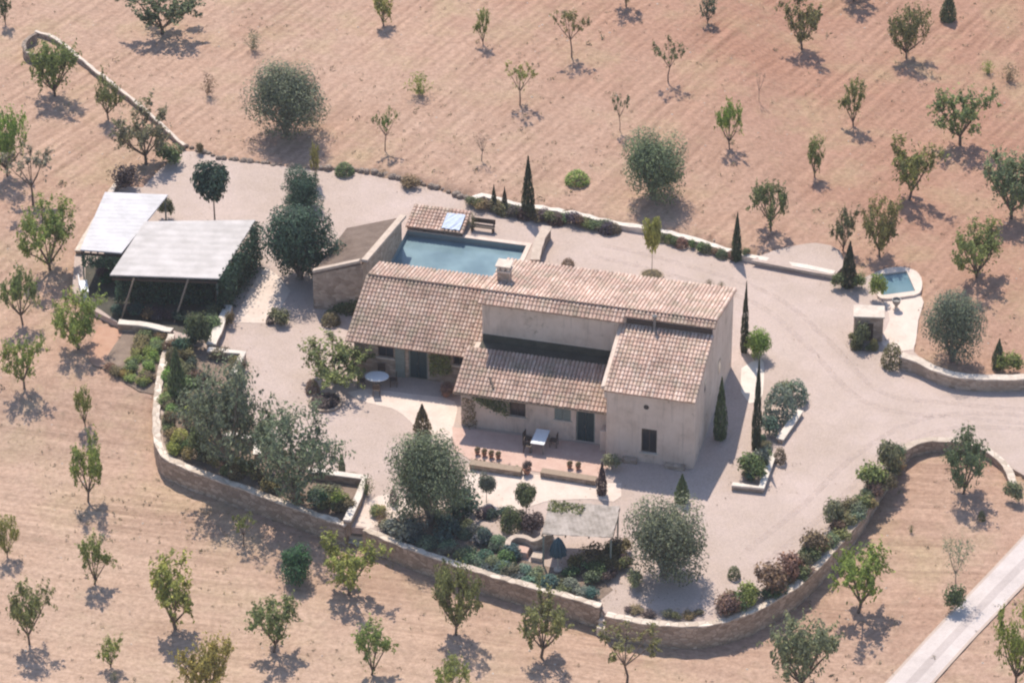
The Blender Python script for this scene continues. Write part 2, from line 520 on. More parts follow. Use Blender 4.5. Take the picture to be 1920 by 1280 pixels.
def thing(name, label, cat, loc=(0, 0, 0), rz=0.0, group=None):
    o = bpy.data.objects.new(name, None)
    o.empty_display_size = 0.3
    COL.objects.link(o)
    o.location = loc; o.rotation_euler = (0, 0, rz)
    return tag(o, label, cat, group)

def structure(o):
    o['kind'] = 'structure'
    return o

def flat_sheet(name, pts, z, mat, holes=(), thick=0.0, parent=None, skirt_holes=True):
    loops = [[Vector((p[0], p[1], 0)) for p in pts]] + [[Vector((p[0], p[1], 0)) for p in h] for h in holes]
    flat = [q for l in loops for q in l]
    tris = tessellate_polygon(loops)
    mb = MB()
    fs = []
    for t in tris:
        a, b, c = (flat[i] for i in t)
        fs.append(tuple(t) if (b - a).cross(c - a).z > 0 else tuple(reversed(t)))
    mb.add([(q.x, q.y, z) for q in flat], fs)
    if thick:
        off = 0
        for l in (loops if skirt_holes else loops[:1]):
            n = len(l)
            for i in range(n):
                a, b = l[i], l[(i + 1) % n]
                mb.add([(a.x, a.y, z), (b.x, b.y, z), (b.x, b.y, z - thick), (a.x, a.y, z - thick)], [(0, 1, 2, 3)])
    return mb.build(name, mat, parent)

def px_sheet(name, pix, z, mat, smooth_step=None, **kw):
    pts = [G(*p, z) for p in pix]
    if smooth_step:
        pts = spline(pts + [pts[0]], smooth_step)[:-1]
    return flat_sheet(name, pts, z, mat, **kw)

# ---------------------------------------------------------------- the ground
def axis(lo, hi, step, far):
    a = [lo + i * step for i in range(int((hi - lo) / step) + 1)]
    pre, x, d = [], lo, step
    while x > -far:
        d *= 1.5; x -= d; pre.append(x)
    post, x, d = [], a[-1], step
    while x < far:
        d *= 1.5; x += d; post.append(x)
    return pre[::-1] + a + post

def make_ground():
    xs = axis(-44, 44, 0.45, 1500); ys = axis(-42, 52, 0.45, 1500)
    rnd = random.Random(3)
    vs = []
    for y in ys:
        for x in xs:
            z = zfield_raw(x, y)
            if inpoly(x, y, YARD):
                uu, vv = to_house(x, y)
                z = -2.6 if (POOL[0] - 1 < uu < POOL[1] + 1 and POOL[2] - 1 < vv < POOL[3] + 1) else min(z, 0) - 0.25
            else:
                z += rnd.uniform(-0.025, 0.025)
            vs.append((x, y, z))
    n = len(xs)
    fs = [(j * n + i, j * n + i + 1, (j + 1) * n + i + 1, (j + 1) * n + i) for j in range(len(ys) - 1) for i in range(n - 1)]
    mb = MB(); mb.add(vs, fs)
    return structure(mb.build('field', M['field'], smooth=True))
make_ground()

pool_hole = [HW(u, v) for u, v in ((POOL[0], POOL[2]), (POOL[0], POOL[3]), (POOL[1], POOL[3]), (POOL[1], POOL[2]))]
structure(flat_sheet('courtyard', YARD, 0.03, M['gravel'], holes=[pool_hole], thick=0.45, skirt_holes=False))

# paved places lying on the gravel
structure(px_sheet('patio', [(690, 728), (770, 738), (852, 752), (850, 800), (842, 835), (800, 830), (770, 790), (735, 765), (690, 755), (650, 735)], 0.042, M['paving'], 0.8))
structure(px_sheet('terrace_paving', [(848, 800), (1142, 836), (1142, 872), (1125, 902), (1010, 884), (890, 868), (850, 840)], 0.054, M['terracotta']))
structure(px_sheet('path', [(438, 604), (470, 540), (497, 500), (520, 515), (545, 545), (510, 606)], 0.042, M['paving']))
structure(px_sheet('garden_path', [(882, 870), (985, 886), (1015, 890), (1120, 905), (1165, 905), (1165, 930), (1150, 940), (1110, 935), (1020, 940), (960, 960), (900, 950), (870, 905)], 0.047, M['paving'], 0.8))
structure(px_sheet('side_path', [(1390, 690), (1428, 672), (1432, 720), (1425, 752), (1405, 756), (1390, 735)], 0.042, M['white'], 0.7))
structure(px_sheet('stone_path', [(668, 985), (690, 940), (730, 925), (770, 935), (770, 975), (720, 975), (700, 990)], 0.042, M['paving'], 0.6))
structure(px_sheet('front_bed', [(715, 985), (760, 965), (850, 955), (905, 1000), (960, 1040), (1030, 1062), (1120, 1080), (1150, 1105), (1120, 1128), (960, 1082), (860, 1052), (760, 1015)], 0.043, M['soil'], 0.8))
structure(px_sheet('left_bed', [(330, 640), (395, 655), (450, 665), (430, 720), (480, 800), (600, 880), (680, 890), (655, 975), (560, 945), (450, 905), (345, 865), (312, 840), (305, 800), (325, 740), (322, 690)], 0.043, M['soil'], 0.8))
structure(px_sheet('sand_patch', [(1408, 488), (1450, 470), (1530, 455), (1575, 470), (1580, 500), (1565, 516)], 0.42, M['gravel'], 0.7))

def wheel_tracks():
    m, t, b = nodes_of('compacted_gravel')
    co = obco(t)
    t.links.new(ramp(t, noise(t, co, 6, 4, .7), [(0.3, (0.47, 0.375, 0.325)), (0.7, (0.64, 0.525, 0.48))]), b.inputs['Base Color'])
    b.inputs['Roughness'].default_value = .95; b.inputs['Specular IOR Level'].default_value = .1
    tr = N(t, 'ShaderNodeBsdfTransparent'); mx = N(t, 'ShaderNodeMixShader')
    t.links.new(ramp(t, noise(t, co, 1.6, 5, .75), [(0.40, (0, 0, 0)), (0.66, (.4, .4, .4))]), mx.inputs[0])
    t.links.new(tr.outputs[0], mx.inputs[1]); t.links.new(b.outputs[0], mx.inputs[2])
    t.links.new(mx.outputs[0], t.nodes['Material Output'].inputs['Surface'])
    for pix in ([(2050, 790), (1800, 770), (1640, 745), (1530, 640), (1430, 560), (1250, 500), (1120, 470)], [(2050, 800), (1780, 790), (1640, 850), (1520, 960), (1420, 1040)]):
        c = spline([P(*q) for q in pix], .6)
        for off in (-.75, .75):
            mb = MB(); row_ = []
            for i, p in enumerate(c):
                d = c[min(i + 1, len(c) - 1)] - c[max(i - 1, 0)]
                n_ = Vector((-d.y, d.x, 0)).normalized()
                row_ += [(*(p + n_ * (off - .22)).xy, .036), (*(p + n_ * (off + .22)).xy, .036)]
            mb.add(row_, [(2 * i, 2 * i + 2, 2 * i + 3, 2 * i + 1) if False else (2 * i + 1, 2 * i, 2 * i + 2, 2 * i + 3) for i in range(len(c) - 1)])
            structure(mb.build('wheel_track', m))
wheel_tracks()

# the road at the lower right, two wheel tracks and a crown between them
def make_road():
    left = [(1990, 925), (1920, 1003), (1850, 1078), (1760, 1172), (1655, 1285), (1560, 1390)]
    right = [(2075, 960), (1925, 1095), (1880, 1142), (1820, 1205), (1748, 1285), (1650, 1395)]
    mb = MB()
    L = spline([P(*p) for p in left], 0.8); Rr = spline([P(*p) for p in right], 0.8)
    n = min(len(L), len(Rr))
    L = [L[int(i * (len(L) - 1) / (n - 1))] for i in range(n)]; Rr = [Rr[int(i * (len(Rr) - 1) / (n - 1))] for i in range(n)]
    K = 14
    cols = []
    for k in range(K):
        f = (k + 0.5) / K
        c = (0.60, 0.52, 0.49) if (f < 0.42 or f > 0.64) else (0.50, 0.425, 0.40)
        if f < .1 or f > .9: c = (0.52, 0.41, 0.345)
        cols.append(c)
    vs = []
    for a, b in zip(L, Rr):
        for k in range(K + 1):
            p = a.lerp(b, k / K)
            vs.append((p.x, p.y, ground_z(p.x, p.y) + 0.09 - 0.03 * abs(k / K - 0.5)))
    for i in range(n - 1):
        for k in range(K):
            q = [i * (K + 1) + k, i * (K + 1) + k + 1, (i + 1) * (K + 1) + k + 1, (i + 1) * (K + 1) + k]
            mb.add([vs[j] for j in q], [(0, 1, 2, 3)], cols[k])
    structure(mb.build('road', M['road']))
make_road()

def draped(name, pix, mat, up=0.06):
    q = spline([P(*p) for p in pix] + [P(*pix[0])], .5)[:-1]
    pts = [(p.x, p.y, max(zfield_raw(p.x, p.y), zfield_raw(p.x + .3, p.y), zfield_raw(p.x - .3, p.y)) + up) for p in q]
    tris = tessellate_polygon([[Vector((a, b, 0)) for a, b, _ in pts]])
    mb = MB(); fs = []
    for t in tris:
        a, b, c = (Vector(pts[i]) for i in t)
        fs.append(tuple(t) if (b - a).cross(c - a).z > 0 else tuple(reversed(t)))
    mb.add(pts, fs)
    return structure(mb.build(name, mat))
draped('garden_soil', [(232, 622), (300, 628), (296, 690), (288, 740), (262, 735), (205, 700), (190, 690)], M['soil'])
draped('garden_soil', [(185, 612), (228, 614), (220, 660), (190, 690), (165, 668)], M['redsoil'])

# ---------------------------------------------------------------- walls
def ribbon(mb, pts, wdt, z0f, z1f, jit=0.0, seed=1, cap=False):
    """a wall of the given width swept along pts; z0f, z1f(p) give foot and top"""
    rnd = random.Random(seed)
    pts = [Vector((p[0], p[1], 0)) for p in pts]
    rows = []
    for i, p in enumerate(pts):
        d = pts[min(i + 1, len(pts) - 1)] - pts[max(i - 1, 0)]
        nrm = Vector((-d.y, d.x, 0)).normalized()
        j = lambda: rnd.uniform(-jit, jit)
        a = p + nrm * (wdt / 2 + j()); b = p - nrm * (wdt / 2 + j())
        z0, z1 = z0f(p), z1f(p) + j()
        rows += [(a.x, a.y, z0), (b.x, b.y, z0), (b.x, b.y, z1), (a.x, a.y, z1 + j() * 0.5)]
    n = len(pts)
    fs = []
    for i in range(n - 1):
        for k in range(4):
            fs.append((i * 4 + k, i * 4 + (k + 1) % 4, (i + 1) * 4 + (k + 1) % 4, (i + 1) * 4 + k))
    fs.append((3, 2, 1, 0)); fs.append(tuple((n - 1) * 4 + k for k in range(4)))
    mb.add(rows, fs)

def stone_wall(name, label, pix, zt, wdt=0.5, foot=None, cap=0.1, capw=0.08, mat='rubble', capmat='cap', step=0.5, seed=1, cat='wall', smoothed=True):
    pts = [G(*p, zt) for p in pix]
    pts = spline(pts, step) if smoothed else pts
    z0 = (lambda p: min(zfield_raw(p.x, p.y), 0.0) - 0.4) if foot is None else (lambda p: foot)
    c = sum(pts, Vector()) / len(pts)
    t = thing(name, label, cat, (c.x, c.y, 0))
    loc = [(p.x - c.x, p.y - c.y) for p in pts]
    mb = MB(); ribbon(mb, loc, wdt, lambda p: z0(p + c), lambda p: zt - cap, 0.03, seed)
    mb.build('masonry', M[mat], t)
    mb = MB(); ribbon(mb, loc, wdt + capw, lambda p: zt - cap + 0.004, lambda p: zt, 0.04, seed + 7)
    mb.build('coping', M[capmat], t)
    return t

stone_wall('boundary_wall', 'curved stone retaining wall with pale coping round the lower left of the garden',
           [(322, 625), (308, 670), (296, 735), (293, 795), (303, 845), (345, 872), (450, 911), (560, 951), (650, 983)], 0.28, 0.42, mat='boundstone', capmat='copestone', capw=0.03, cap=0.07, step=0.35)
stone_wall('boundary_wall', 'straight stone retaining wall with bright coping between the white steps and the front gap',
           [(684, 990), (760, 1022), (860, 1057), (960, 1087), (1050, 1112), (1127, 1134)], 0.28, 0.42, seed=2, mat='boundstone', capmat='copestone', capw=0.03, cap=0.07, step=0.35)
stone_wall('boundary_wall', 'long stone retaining wall curving from the front gap up to the drive on the right',
           [(1137, 1150), (1200, 1163), (1290, 1170), (1350, 1163), (1420, 1139), (1500, 1089), (1560, 1029), (1610, 969), (1660, 889), (1690, 845), (1722, 827), (1760, 823), (1800, 826), (1852, 843), (1886, 872), (1900, 905)], 0.28, 0.42, seed=3, mat='boundstone', capmat='copestone', capw=0.03, cap=0.07, step=0.35)
stone_wall('garden_wall', 'low white-topped wall behind the dark hedge along the back field',
           [(884, 372), (905, 364), (960, 380), (1060, 396), (1150, 416), (1230, 430), (1300, 447), (1400, 478), (1480, 494), (1565, 511)], 0.42, 0.35, foot=-0.2, mat='white', capmat='white', seed=4)
stone_wall('garden_wall', 'stone wall with pale top under the big olive at the right edge',
           [(1690, 664), (1722, 674), (1750, 688), (1785, 700), (1850, 707), (1960, 704)], 0.95, 0.5, foot=-0.2, seed=5)
stone_wall('garden_wall', 'straight white-topped wall between the carport and the gravel forecourt',
           [(428, 572), (396, 645)], 0.6, 0.5, foot=-0.1, capmat='white', smoothed=True, seed=6)
stone_wall('garden_wall', 'white-topped angled wall at the corner of the forecourt left of the house',
           [(390, 654), (456, 661), (437, 700)], 0.6, 0.38, foot=-0.1, capmat='white', smoothed=False, seed=7)
stone_wall('garden_wall', 'short white-topped wall between the two loose olive trees',
           [(418, 812), (480, 822), (482, 850)], 0.55, 0.35, foot=-0.1, capmat='white', smoothed=False, seed=8)
stone_wall('garden_wall', 'white-topped wall of the sunken bed that runs down to the white steps',
           [(578, 879), (684, 893), (672, 930), (650, 975)], 0.6, 0.4, foot=-0.5, capmat='white', smoothed=False, seed=9)
stone_wall('terrace_wall', 'low planted terrace wall left of the terrace opening',
           [(882, 866), (978, 880)], 0.42, 0.45, foot=-0.1, cap=0.06, capmat='wood', smoothed=False, seed=10)
stone_wall('terrace_wall', 'low terrace wall right of the terrace opening, ending at a slender bush',
           [(1015, 880), (1118, 897)], 0.42, 0.45, foot=-0.1, cap=0.06, capmat='wood', smoothed=False, seed=11)
stone_wall('bed_wall', 'pale straight edge of the shrub bed right of the house',
           [(1500, 768), (1463, 822)], 0.4, 0.35, foot=-0.1, capmat='white', smoothed=False, seed=12)
stone_wall('bed_wall', 'white corner edge of the bed below the silvery shrubs',
           [(1449, 850), (1428, 914), (1373, 906)], 0.4, 0.32, foot=-0.1, capmat='white', smoothed=False, seed=13)
stone_wall('dry_stone_wall', 'bright topped dry stone terrace wall climbing to the upper left corner',
           [(345, 272), (300, 230), (250, 187), (200, 148), (150, 108), (105, 72), (66, 58)], 0.3, 0.2, foot=-0.6, mat='drystone', capmat='cap', capw=0.04, seed=14)
stone_wall('dry_stone_wall', 'curved end of dry stone wall around the leafy almond at the upper left',
           [(66, 62), (46, 78), (50, 98), (80, 108)], 0.6, 0.24, foot=-0.6, mat='drystone', capmat='drystone', capw=0.02, seed=15)
stone_wall('dry_stone_wall', 'low pale stone edge running down beside the white carport roof',
           [(232, 330), (212, 352), (180, 408), (146, 470)], 0.35, 0.3, foot=-0.5, mat='drystone', seed=16)
stone_wall('garden_wall', 'pale narrow wall along the lower edge of the carport yard',
           [(222, 602), (262, 606), (322, 618)], 0.35, 0.4, foot=-0.5, capmat='white', seed=17)
stone_wall('pool_wall', 'thick stone wall with sunlit top at the right end of the swimming pool',
           [(1026, 424), (1010, 455), (1003, 486)], 0.9, 0.55, foot=-0.1, mat='drystone', capmat='tancap', seed=18)

# loose edging stones along the back of the courtyard
def edging():
    rnd = random.Random(5)
    shapes = []
    for k in range(5):
        mb = MB(); n = 7; vs = []
        for rr, z in [(0.9, -0.4), (1, .35), (.78, .85), (.35, 1.1)]:
            for q in range(n):
                a = 2 * math.pi * q / n
                vs.append((rr * math.cos(a) * rnd.uniform(.8, 1.2), rr * math.sin(a) * rnd.uniform(.75, 1.15), z * rnd.uniform(.9, 1.1)))
        mb.add(vs, [(i * n + q, i * n + (q + 1) % n, (i + 1) * n + (q + 1) % n, (i + 1) * n + q) for i in range(3) for q in range(n)] + [tuple(3 * n + q for q in range(n))])
        o = mb.build('edging_stone', M['drystone']); shapes.append(o.data); bpy.data.objects.remove(o)
    pts = spline([P(*p) for p in [(345, 276), (375, 284), (410, 297), (470, 305), (540, 313), (640, 319), (700, 326), (760, 338), (820, 354), (872, 372)]], 0.42)
    for p in pts:
        o = bpy.data.objects.new('edging_stone', rnd.choice(shapes)); COL.objects.link(o)
        r_ = rnd.uniform(0.15, 0.32)
        o.location = p + Vector((rnd.uniform(-.1, .1), rnd.uniform(-.1, .1), 0)); o.scale = (r_ * 1.2, r_, r_); o.rotation_euler = (0, 0, rnd.uniform(-.5, .5))
        tag(o, 'rough stone in the edging row along the back of the pink gravel yard', 'stone', 'edging stones of the yard')
edging()

# white steps through the boundary wall
def steps():
    p = G(668, 1004, -0.9)
    t = thing('garden_steps', 'flight of white stone steps in the gap of the front wall', 'steps', (p.x, p.y, 0), R(-10))
    for i in range(5):
        mb = MB(); mb.box(-0.55, 0.55, -0.5 + i * 0.33, -0.1 + i * 0.33 + 0.12, -1.9, -1.05 + i * 0.26 - 0.004 * i)
        mb.build('step', M['white'], t, bevel=0.03)
steps()
def threshold():
    p = G(1140, 1146, 0.0)
    t = thing('garden_steps', 'two pale stone steps at the gap between the straight and the curving front walls', 'steps', (p.x, p.y, 0), R(-18))
    for i in range(3):
        mb = MB(); mb.box(-0.45, 0.45, -0.75 + i * 0.4, -0.2 + i * 0.4, -1.9, -0.7 + i * 0.26)
        mb.build('step', M['cap'], t, bevel=0.03)
threshold()

# ---------------------------------------------------------------- the farmhouse
house = thing('farmhouse', 'long stone farmhouse with pink clay tiled roofs and a tall wing at its right end', 'house', HO, -HA)

def tile_roof(parent, u0, u1, v0, z0, v1, z1, name='roof', seed=1, tint=1.0, verge=True):
    """barrel tiles on a slope rising from the eave (v0,z0) to the head (v1,z1)"""
    rnd = random.Random(seed)
    mb = MB()
    L = math.hypot(v1 - v0, z1 - z0)
    sv, sz = (v1 - v0) / L, (z1 - z0) / L
    nv, nz = (-sz, sv) if sv > 0 else (sz, -sv)
    def pt(u, s_, n_): return (-u, v0 + sv * s_ + nv * n_, z0 + sz * s_ + nz * n_)
    base = (0.40 * tint, 0.26 * tint, 0.21 * tint)
    # the bed of channel tiles, a slab; its darker colour stands in for channel shade
    vs = [pt(u, s_, n_) for n_ in (0.0, -0.1) for u, s_ in ((u0, 0), (u1, 0), (u1, L), (u0, L))]
    mb.add(vs, [(0, 1, 2, 3), (7, 6, 5, 4), (0, 4, 5, 1), (1, 5, 6, 2), (2, 6, 7, 3), (3, 7, 4, 0)], base)
    W_ = abs(u1 - u0)
    nc = max(1, int(round(W_ / 0.235))); pw = W_ / nc
    nr = max(1, int(round(L / 0.34))); ph = L / nr
    pal = [(0.66, 0.465, 0.38), (0.69, 0.50, 0.415), (0.62, 0.42, 0.34), (0.67, 0.49, 0.40), (0.71, 0.54, 0.455), (0.59, 0.41, 0.33)]
    K = 5
    for c in range(nc):
        uc = min(u0, u1) + (c + 0.5) * pw + rnd.uniform(-.012, .012)
        gc = rnd.uniform(.9, 1.08); wob = rnd.uniform(0, 6.28)
        for r in range(nr):
            s0 = r * ph - (0.05 if r == 0 else 0.0) + rnd.uniform(-.02, .02); s1 = (r + 1) * ph + 0.03
            k = rnd.choice(pal); g = rnd.uniform(0.90, 1.06) * tint * gc * (0.72 if rnd.random() < .035 else 1)
            col = tuple(x * g for x in k)
            lift = 0.045 + rnd.uniform(0, .014)
            vs = []
            for s_, rad, up in ((s0, 0.098, lift), (s1, 0.082, 0.012)):
                for q in range(K + 1):
                    a = math.pi * q / K
                    vs.append(pt(uc + .012 * math.sin(s_ * 1.1 + wob) + rad * math.cos(a), s_, up - 0.02 + rad * 0.72 * math.sin(a)))
            fs = [(q, q + 1, K + 1 + q + 1, K + 1 + q) for q in range(K)] + [tuple(range(K, -1, -1))]
            mb.add(vs, fs, col)
    o = mb.build(name, M['tile'], parent)
    return o

def ridge_row(parent, u0, u1, v, z, seed=1):
    rnd = random.Random(seed)
    mb = MB()
    n = max(1, int(abs(u1 - u0) / 0.42))
    for i in range(n):
        a = u0 + (u1 - u0) * i / n; b = u0 + (u1 - u0) * (i + 1.08) / n
        col = tuple(x * rnd.uniform(0.8, 1.1) for x in rnd.choice([(0.58, 0.42, 0.34), (0.64, 0.49, 0.41), (0.52, 0.36, 0.29)]))
        vs = []
        for u_, rad in ((a, 0.14), (b, 0.12)):
            for q in range(6):
                t = math.pi * q / 5
                vs.append((-u_, v + rad * math.cos(t), z - 0.03 + rad * math.sin(t) * 0.9))
        mb.add(vs, [(q, q + 1, 6 + q + 1, 6 + q) for q in range(5)] + [(5, 4, 3, 2, 1, 0), (6, 7, 8, 9, 10, 11)], col)
    return mb.build('ridge_tiles', M['tile'], parent)

# walls
mb = MB(); mb.prism_u([(0, -0.2), (0, 4.88), (5.04, 6.26), (5.04, -0.2)], 0.0, 5.35)
w_t = mb.build('wall', M['render'], house); w_t['label'] = 'tall rendered wing at the right end'
mb = MB(); mb.prism_u([(5.05, -0.2), (5.05, 6.74), (5.6, 6.93), (11.4, 5.42), (11.4, -0.2)], 0.0, 14.25)
w_h = mb.build('wall', M['render'], house); w_h['label'] = 'two storey block behind the roof terrace'
mb = MB(); mb.prism_u([(1.2, -0.2), (1.2, 2.72), (4.05, 3.62), (5.04, 3.62), (5.04, -0.2)], 5.36, 14.6)
w_m = mb.build('wall', M['render'], house); w_m['label'] = 'low middle wing with the shaded terrace'
mb = MB(); mb.prism_u([(5.4, -0.2), (5.4, 2.78), (9.75, 4.2), (11.7, 3.72), (11.7, -0.2)], 14.26, 22.5)
w_l = mb.build('wall', M['rubble'], house); w_l['label'] = 'low left wing'

# roofs
tile_roof(house, -0.05, 5.5, -0.22, 4.92, 5.03, 6.36, seed=1, tint=1.06)['label'] = 'sunlit pink tiled roof of the tall wing'
tile_roof(house, -0.12, 14.4, 11.75, 5.49, 5.50, 7.14, seed=2, tint=1.10)['label'] = 'broad pale tiled slope at the back of the house'
tile_roof(house, 5.42, 14.4, 4.55, 6.72, 5.56, 7.03, seed=3, tint=0.92)['label'] = 'narrow tiled eave above the roof terrace'
tile_roof(house, -0.12, 5.40, 4.98, 6.90, 5.56, 7.06, seed=4, tint=0.98)['label'] = 'narrow tiled eave above the tall wing'
tile_roof(house, 5.36, 14.95, 0.68, 2.74, 4.05, 3.82, seed=5, tint=0.93)['label'] = 'low tiled roof of the middle wing'
tile_roof(house, 14.3, 22.85, 4.62, 2.66, 9.72, 4.34, seed=6, tint=0.80)['label'] = 'older mottled tiled roof of the left wing'
tile_roof(house, 14.42, 22.75, 11.95, 3.88, 9.62, 4.46, seed=7, tint=1.06)['label'] = 'sunlit back slope of the left wing'
mb = MB(); mb.box(-5.3, -0.06, 4.99, 5.046, 6.43, 6.74); mb.build('eave_shade_strip', M['darkwood'], house)  # dark strip standing in for the shaded gap below the upper eave
# strip of roof between the low middle wing and the tall wing, and the flashing on the party wall
mb = MB()
mb.add([(-5.5, 0.2, 4.98), (-5.75, 0.2, 4.90), (-5.75, 5.0, 6.28), (-5.5, 5.0, 6.36), (-5.5, 0.2, 4.8), (-5.75, 0.2, 4.75), (-5.75, 5.0, 6.1), (-5.5, 5.0, 6.2)],
       [(0, 3, 2, 1), (4, 5, 6, 7), (0, 1, 5, 4), (1, 2, 6, 5), (2, 3, 7, 6), (3, 0, 4, 7)])
mb.build('verge', M['render'], house)
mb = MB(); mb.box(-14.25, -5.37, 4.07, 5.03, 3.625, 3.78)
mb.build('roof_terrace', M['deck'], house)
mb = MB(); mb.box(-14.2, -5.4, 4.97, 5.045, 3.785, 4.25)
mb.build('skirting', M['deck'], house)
# lower tiled lap between the tall wing and the low middle roof
mb = MB(); mb.prism_u([(-0.02, 4.3), (-0.02, 4.84), (5.0, 6.27), (5.0, 3.6), (1.2, 3.0)], 5.36, 5.5)
mb.build('party_wall', M['render'], house)

# eave tiles' dentil course below the tall wing's upper eave
def chimney():
    mb = MB()
    x0, x1, y0, y1 = -13.85, -13.1, 7.15, 7.85
    mb.box(x0, x1, y0, y1, 6.3, 7.45)
    c = mb.build('chimney', M['rubble'], house, bevel=0.02)
    mb = MB()
    mb.box(x0 - .08, x1 + .08, y0 - .08, y1 + .08, 7.452, 7.55)
    for x in (x0 + .06, (x0 + x1) / 2, x1 - .06):
        for y in (y0 + .06, y1 - .06):
            mb.box(x - .07, x + .07, y - .07, y + .07, 7.552, 7.83)
    mb.box(x0 - .1, x1 + .1, y0 - .1, y1 + .1, 7.832, 7.92)
    mb.build('chimney_cap', M['cap'], c)
chimney()
# stub chimney pipe on the tall wing
mb = MB(); mb.tube([(-3.55, 4.85, 6.3), (-3.55, 4.85, 7.2)], 0.09, 10); mb.lathe([(0.15, 7.2), (0.15, 7.3), (0.03, 7.38)], 10, -3.55, 4.85)
mb.build('flue_pipe', M['metal'], house)
# downpipe on the low roof
mb = MB(); mb.bar((-13.0, 1.9, 3.28), (-12.55, 1.15, 3.05), 0.1); mb.build('roof_pipe', M['darkwood'], house)

def cut(wall, x0, x1, z0, z1, y, depth=.2):
    """a real opening in the wall"""
    mb = MB(); mb.box(x0, x1, y - .15, y + depth, z0, z1)
    c = mb.build('cutter', M['render'], house)
    md = wall.modifiers.new('opening', 'BOOLEAN'); md.object = c; md.operation = 'DIFFERENCE'; md.solver = 'EXACT'
    bpy.context.view_layer.update()
    dg = bpy.context.evaluated_depsgraph_get()
    me = bpy.data.meshes.new_from_object(wall.evaluated_get(dg))
    wall.modifiers.clear(); wall.data = me
    bpy.data.objects.remove(c)

def window(x0, x1, z0, z1, y, kind='glass', shutters=False, sill=True):
    """an opening on a front wall at depth y: frame, pane, shutters"""
    cut({5.4: w_l, 1.2: w_m, 0.0: w_t}[y], x0, x1, z0, z1, y)
    yw = y; y = y + (.13 if not shutters else .09)
    mb = MB(); d = 0.07
    mb.box(x0, x0 + d, y - 0.03, y + .02, z0, z1); mb.box(x1 - d, x1, y - 0.03, y + .02, z0, z1)
    mb.box(x0 + d, x1 - d, y - 0.03, y + .02, z1 - d, z1); mb.box(x0 + d, x1 - d, y - 0.03, y + .02, z0, z0 + d)
    xm = (x0 + x1) / 2; mb.box(xm - .025, xm + .025, y - 0.025, y + .02, z0 + d, z1 - d)
    f = mb.build('window', M['darkwood'] if not shutters else M['greywood'], house)
    mb = MB(); mb.box(x0 + d, x1 - d, y - 0.008, y + 0.01, z0 + d, z1 - d); mb.build('pane', M['glass'], f)
    if sill:
        mb = MB(); mb.box(x0 - .1, x1 + .1, yw - .09, yw + .1, z0 - .09, z0 + 0.012); mb.build('sill', M['cap'], f)
    if shutters:
        for a, b in ((x0 + 0.01, xm - .03), (xm + .03, x1 - .01)):
            mb = MB(); mb.box(a, b, y - .075, y - .035, z0, z1)
            for k in range(7):
                zz = z0 + (z1 - z0) * (k + 0.5) / 7
                mb.box(a + .06, b - .06, y - .09, y - .076, zz - .05, zz + .03)
            mb.build('shutter', M['greywood'], f)
    return f

def door(x0, x1, z0, z1, y, mat='teal', open_leaf=False):
    cut({5.4: w_l, 1.2: w_m}[y], x0 - .08, x1 + .08, z0, z1 + .08, y)
    y = y + .13
    mb = MB(); d = 0.078
    mb.box(x0 - d, x0, y - .04, y + .02, z0, z1 + d); mb.box(x1, x1 + d, y - .04, y + .02, z0, z1 + d); mb.box(x0, x1, y - .04, y + .02, z1, z1 + d)
    xm = (x0 + x1) / 2
    dd = None
    mb2 = MB()
    mb2.box(x0, xm - .015, y - .03, y + .01, z0, z1); mb2.box(xm + .015, x1, y - .03, y + .01, z0, z1)
    for a, b in ((x0, xm), (xm, x1)):
        for zz in (z0 + .15, z0 + (z1 - z0) * .55):
            mb2.box(a + .12, b - .12, y - .045, y - .031, zz, zz + (z1 - z0) * .35)
    dd = mb2.build('door', M[mat], house)
    mb.build('door_frame', M['greywood'], dd)
    mb = MB(); mb.box(xm - .08, xm - .04, y - .09, y - .032, z0 + 1.0, z0 + 1.14); mb.build('handle', M['metal'], dd)
    return dd

window(-20.98, -19.98, 1.3, 2.35, 5.4)
window(-16.2, -15.4, 1.45, 2.4, 5.4)
door(-18.95, -17.9, 0.06, 2.35, 5.4)
mb = MB(); mb.box(-19.85, -19.25, 5.32, 5.39, 0.05, 2.4); mb.build('door_shutter', M['greywood'], house)
window(-11.6, -10.6, 1.2, 2.3, 1.2)
window(-8.8, -7.8, 1.4, 2.5, 1.2, shutters=True)
door(-7.39, -6.4, 0.06, 2.45, 1.2)
window(-3.2, -2.26, 0.75, 2.45, 0.0)
mb = MB()
vs = [(-2.94 + 0.17 * math.cos(2 * math.pi * k / 14), -0.006, 4.0 + 0.17 * math.sin(2 * math.pi * k / 14)) for k in range(14)]
mb.add(vs, [tuple(range(13, -1, -1))]); vs2 = [(x, 0.03, z) for x, y, z in vs]; mb.add(vs2, [tuple(range(14))])
mb.build('oculus', M['glass'], house)
# side windows
mb = MB(); mb.box(-0.02, 0.012, 2.75, 3.05, 3.7, 4.5); mb.build('slit_window', M['glass'], house)
mb = MB(); mb.box(-0.02, 0.012, 7.1, 7.7, 2.2, 3.1); mb.build('slit_window', M['glass'], house)
# bench-like stone plinths at the foot of the tall wing
for a, b in ((-4.3, -3.4), (-1.7, -0.5)):
    mb = MB(); mb.box(a, b, -0.38, -0.004, 0.0, 0.32); mb.build('stone_seat', M['rubble'], house, bevel=0.04)
# block standing in for the sunlit patch of wall beside the terrace door
mb = MB(); mb.box(-5.85, -5.37, 0.5, 1.196, 0.0, 1.5); mb.build('lit_patch_block', M['render'], house, bevel=0.05)
mb = MB(); mb.bar((-14.95, 0.62, 2.66), (-5.4, 0.62, 2.66), 0.07, 0.07); mb.build('gutter', M['wood'], house)

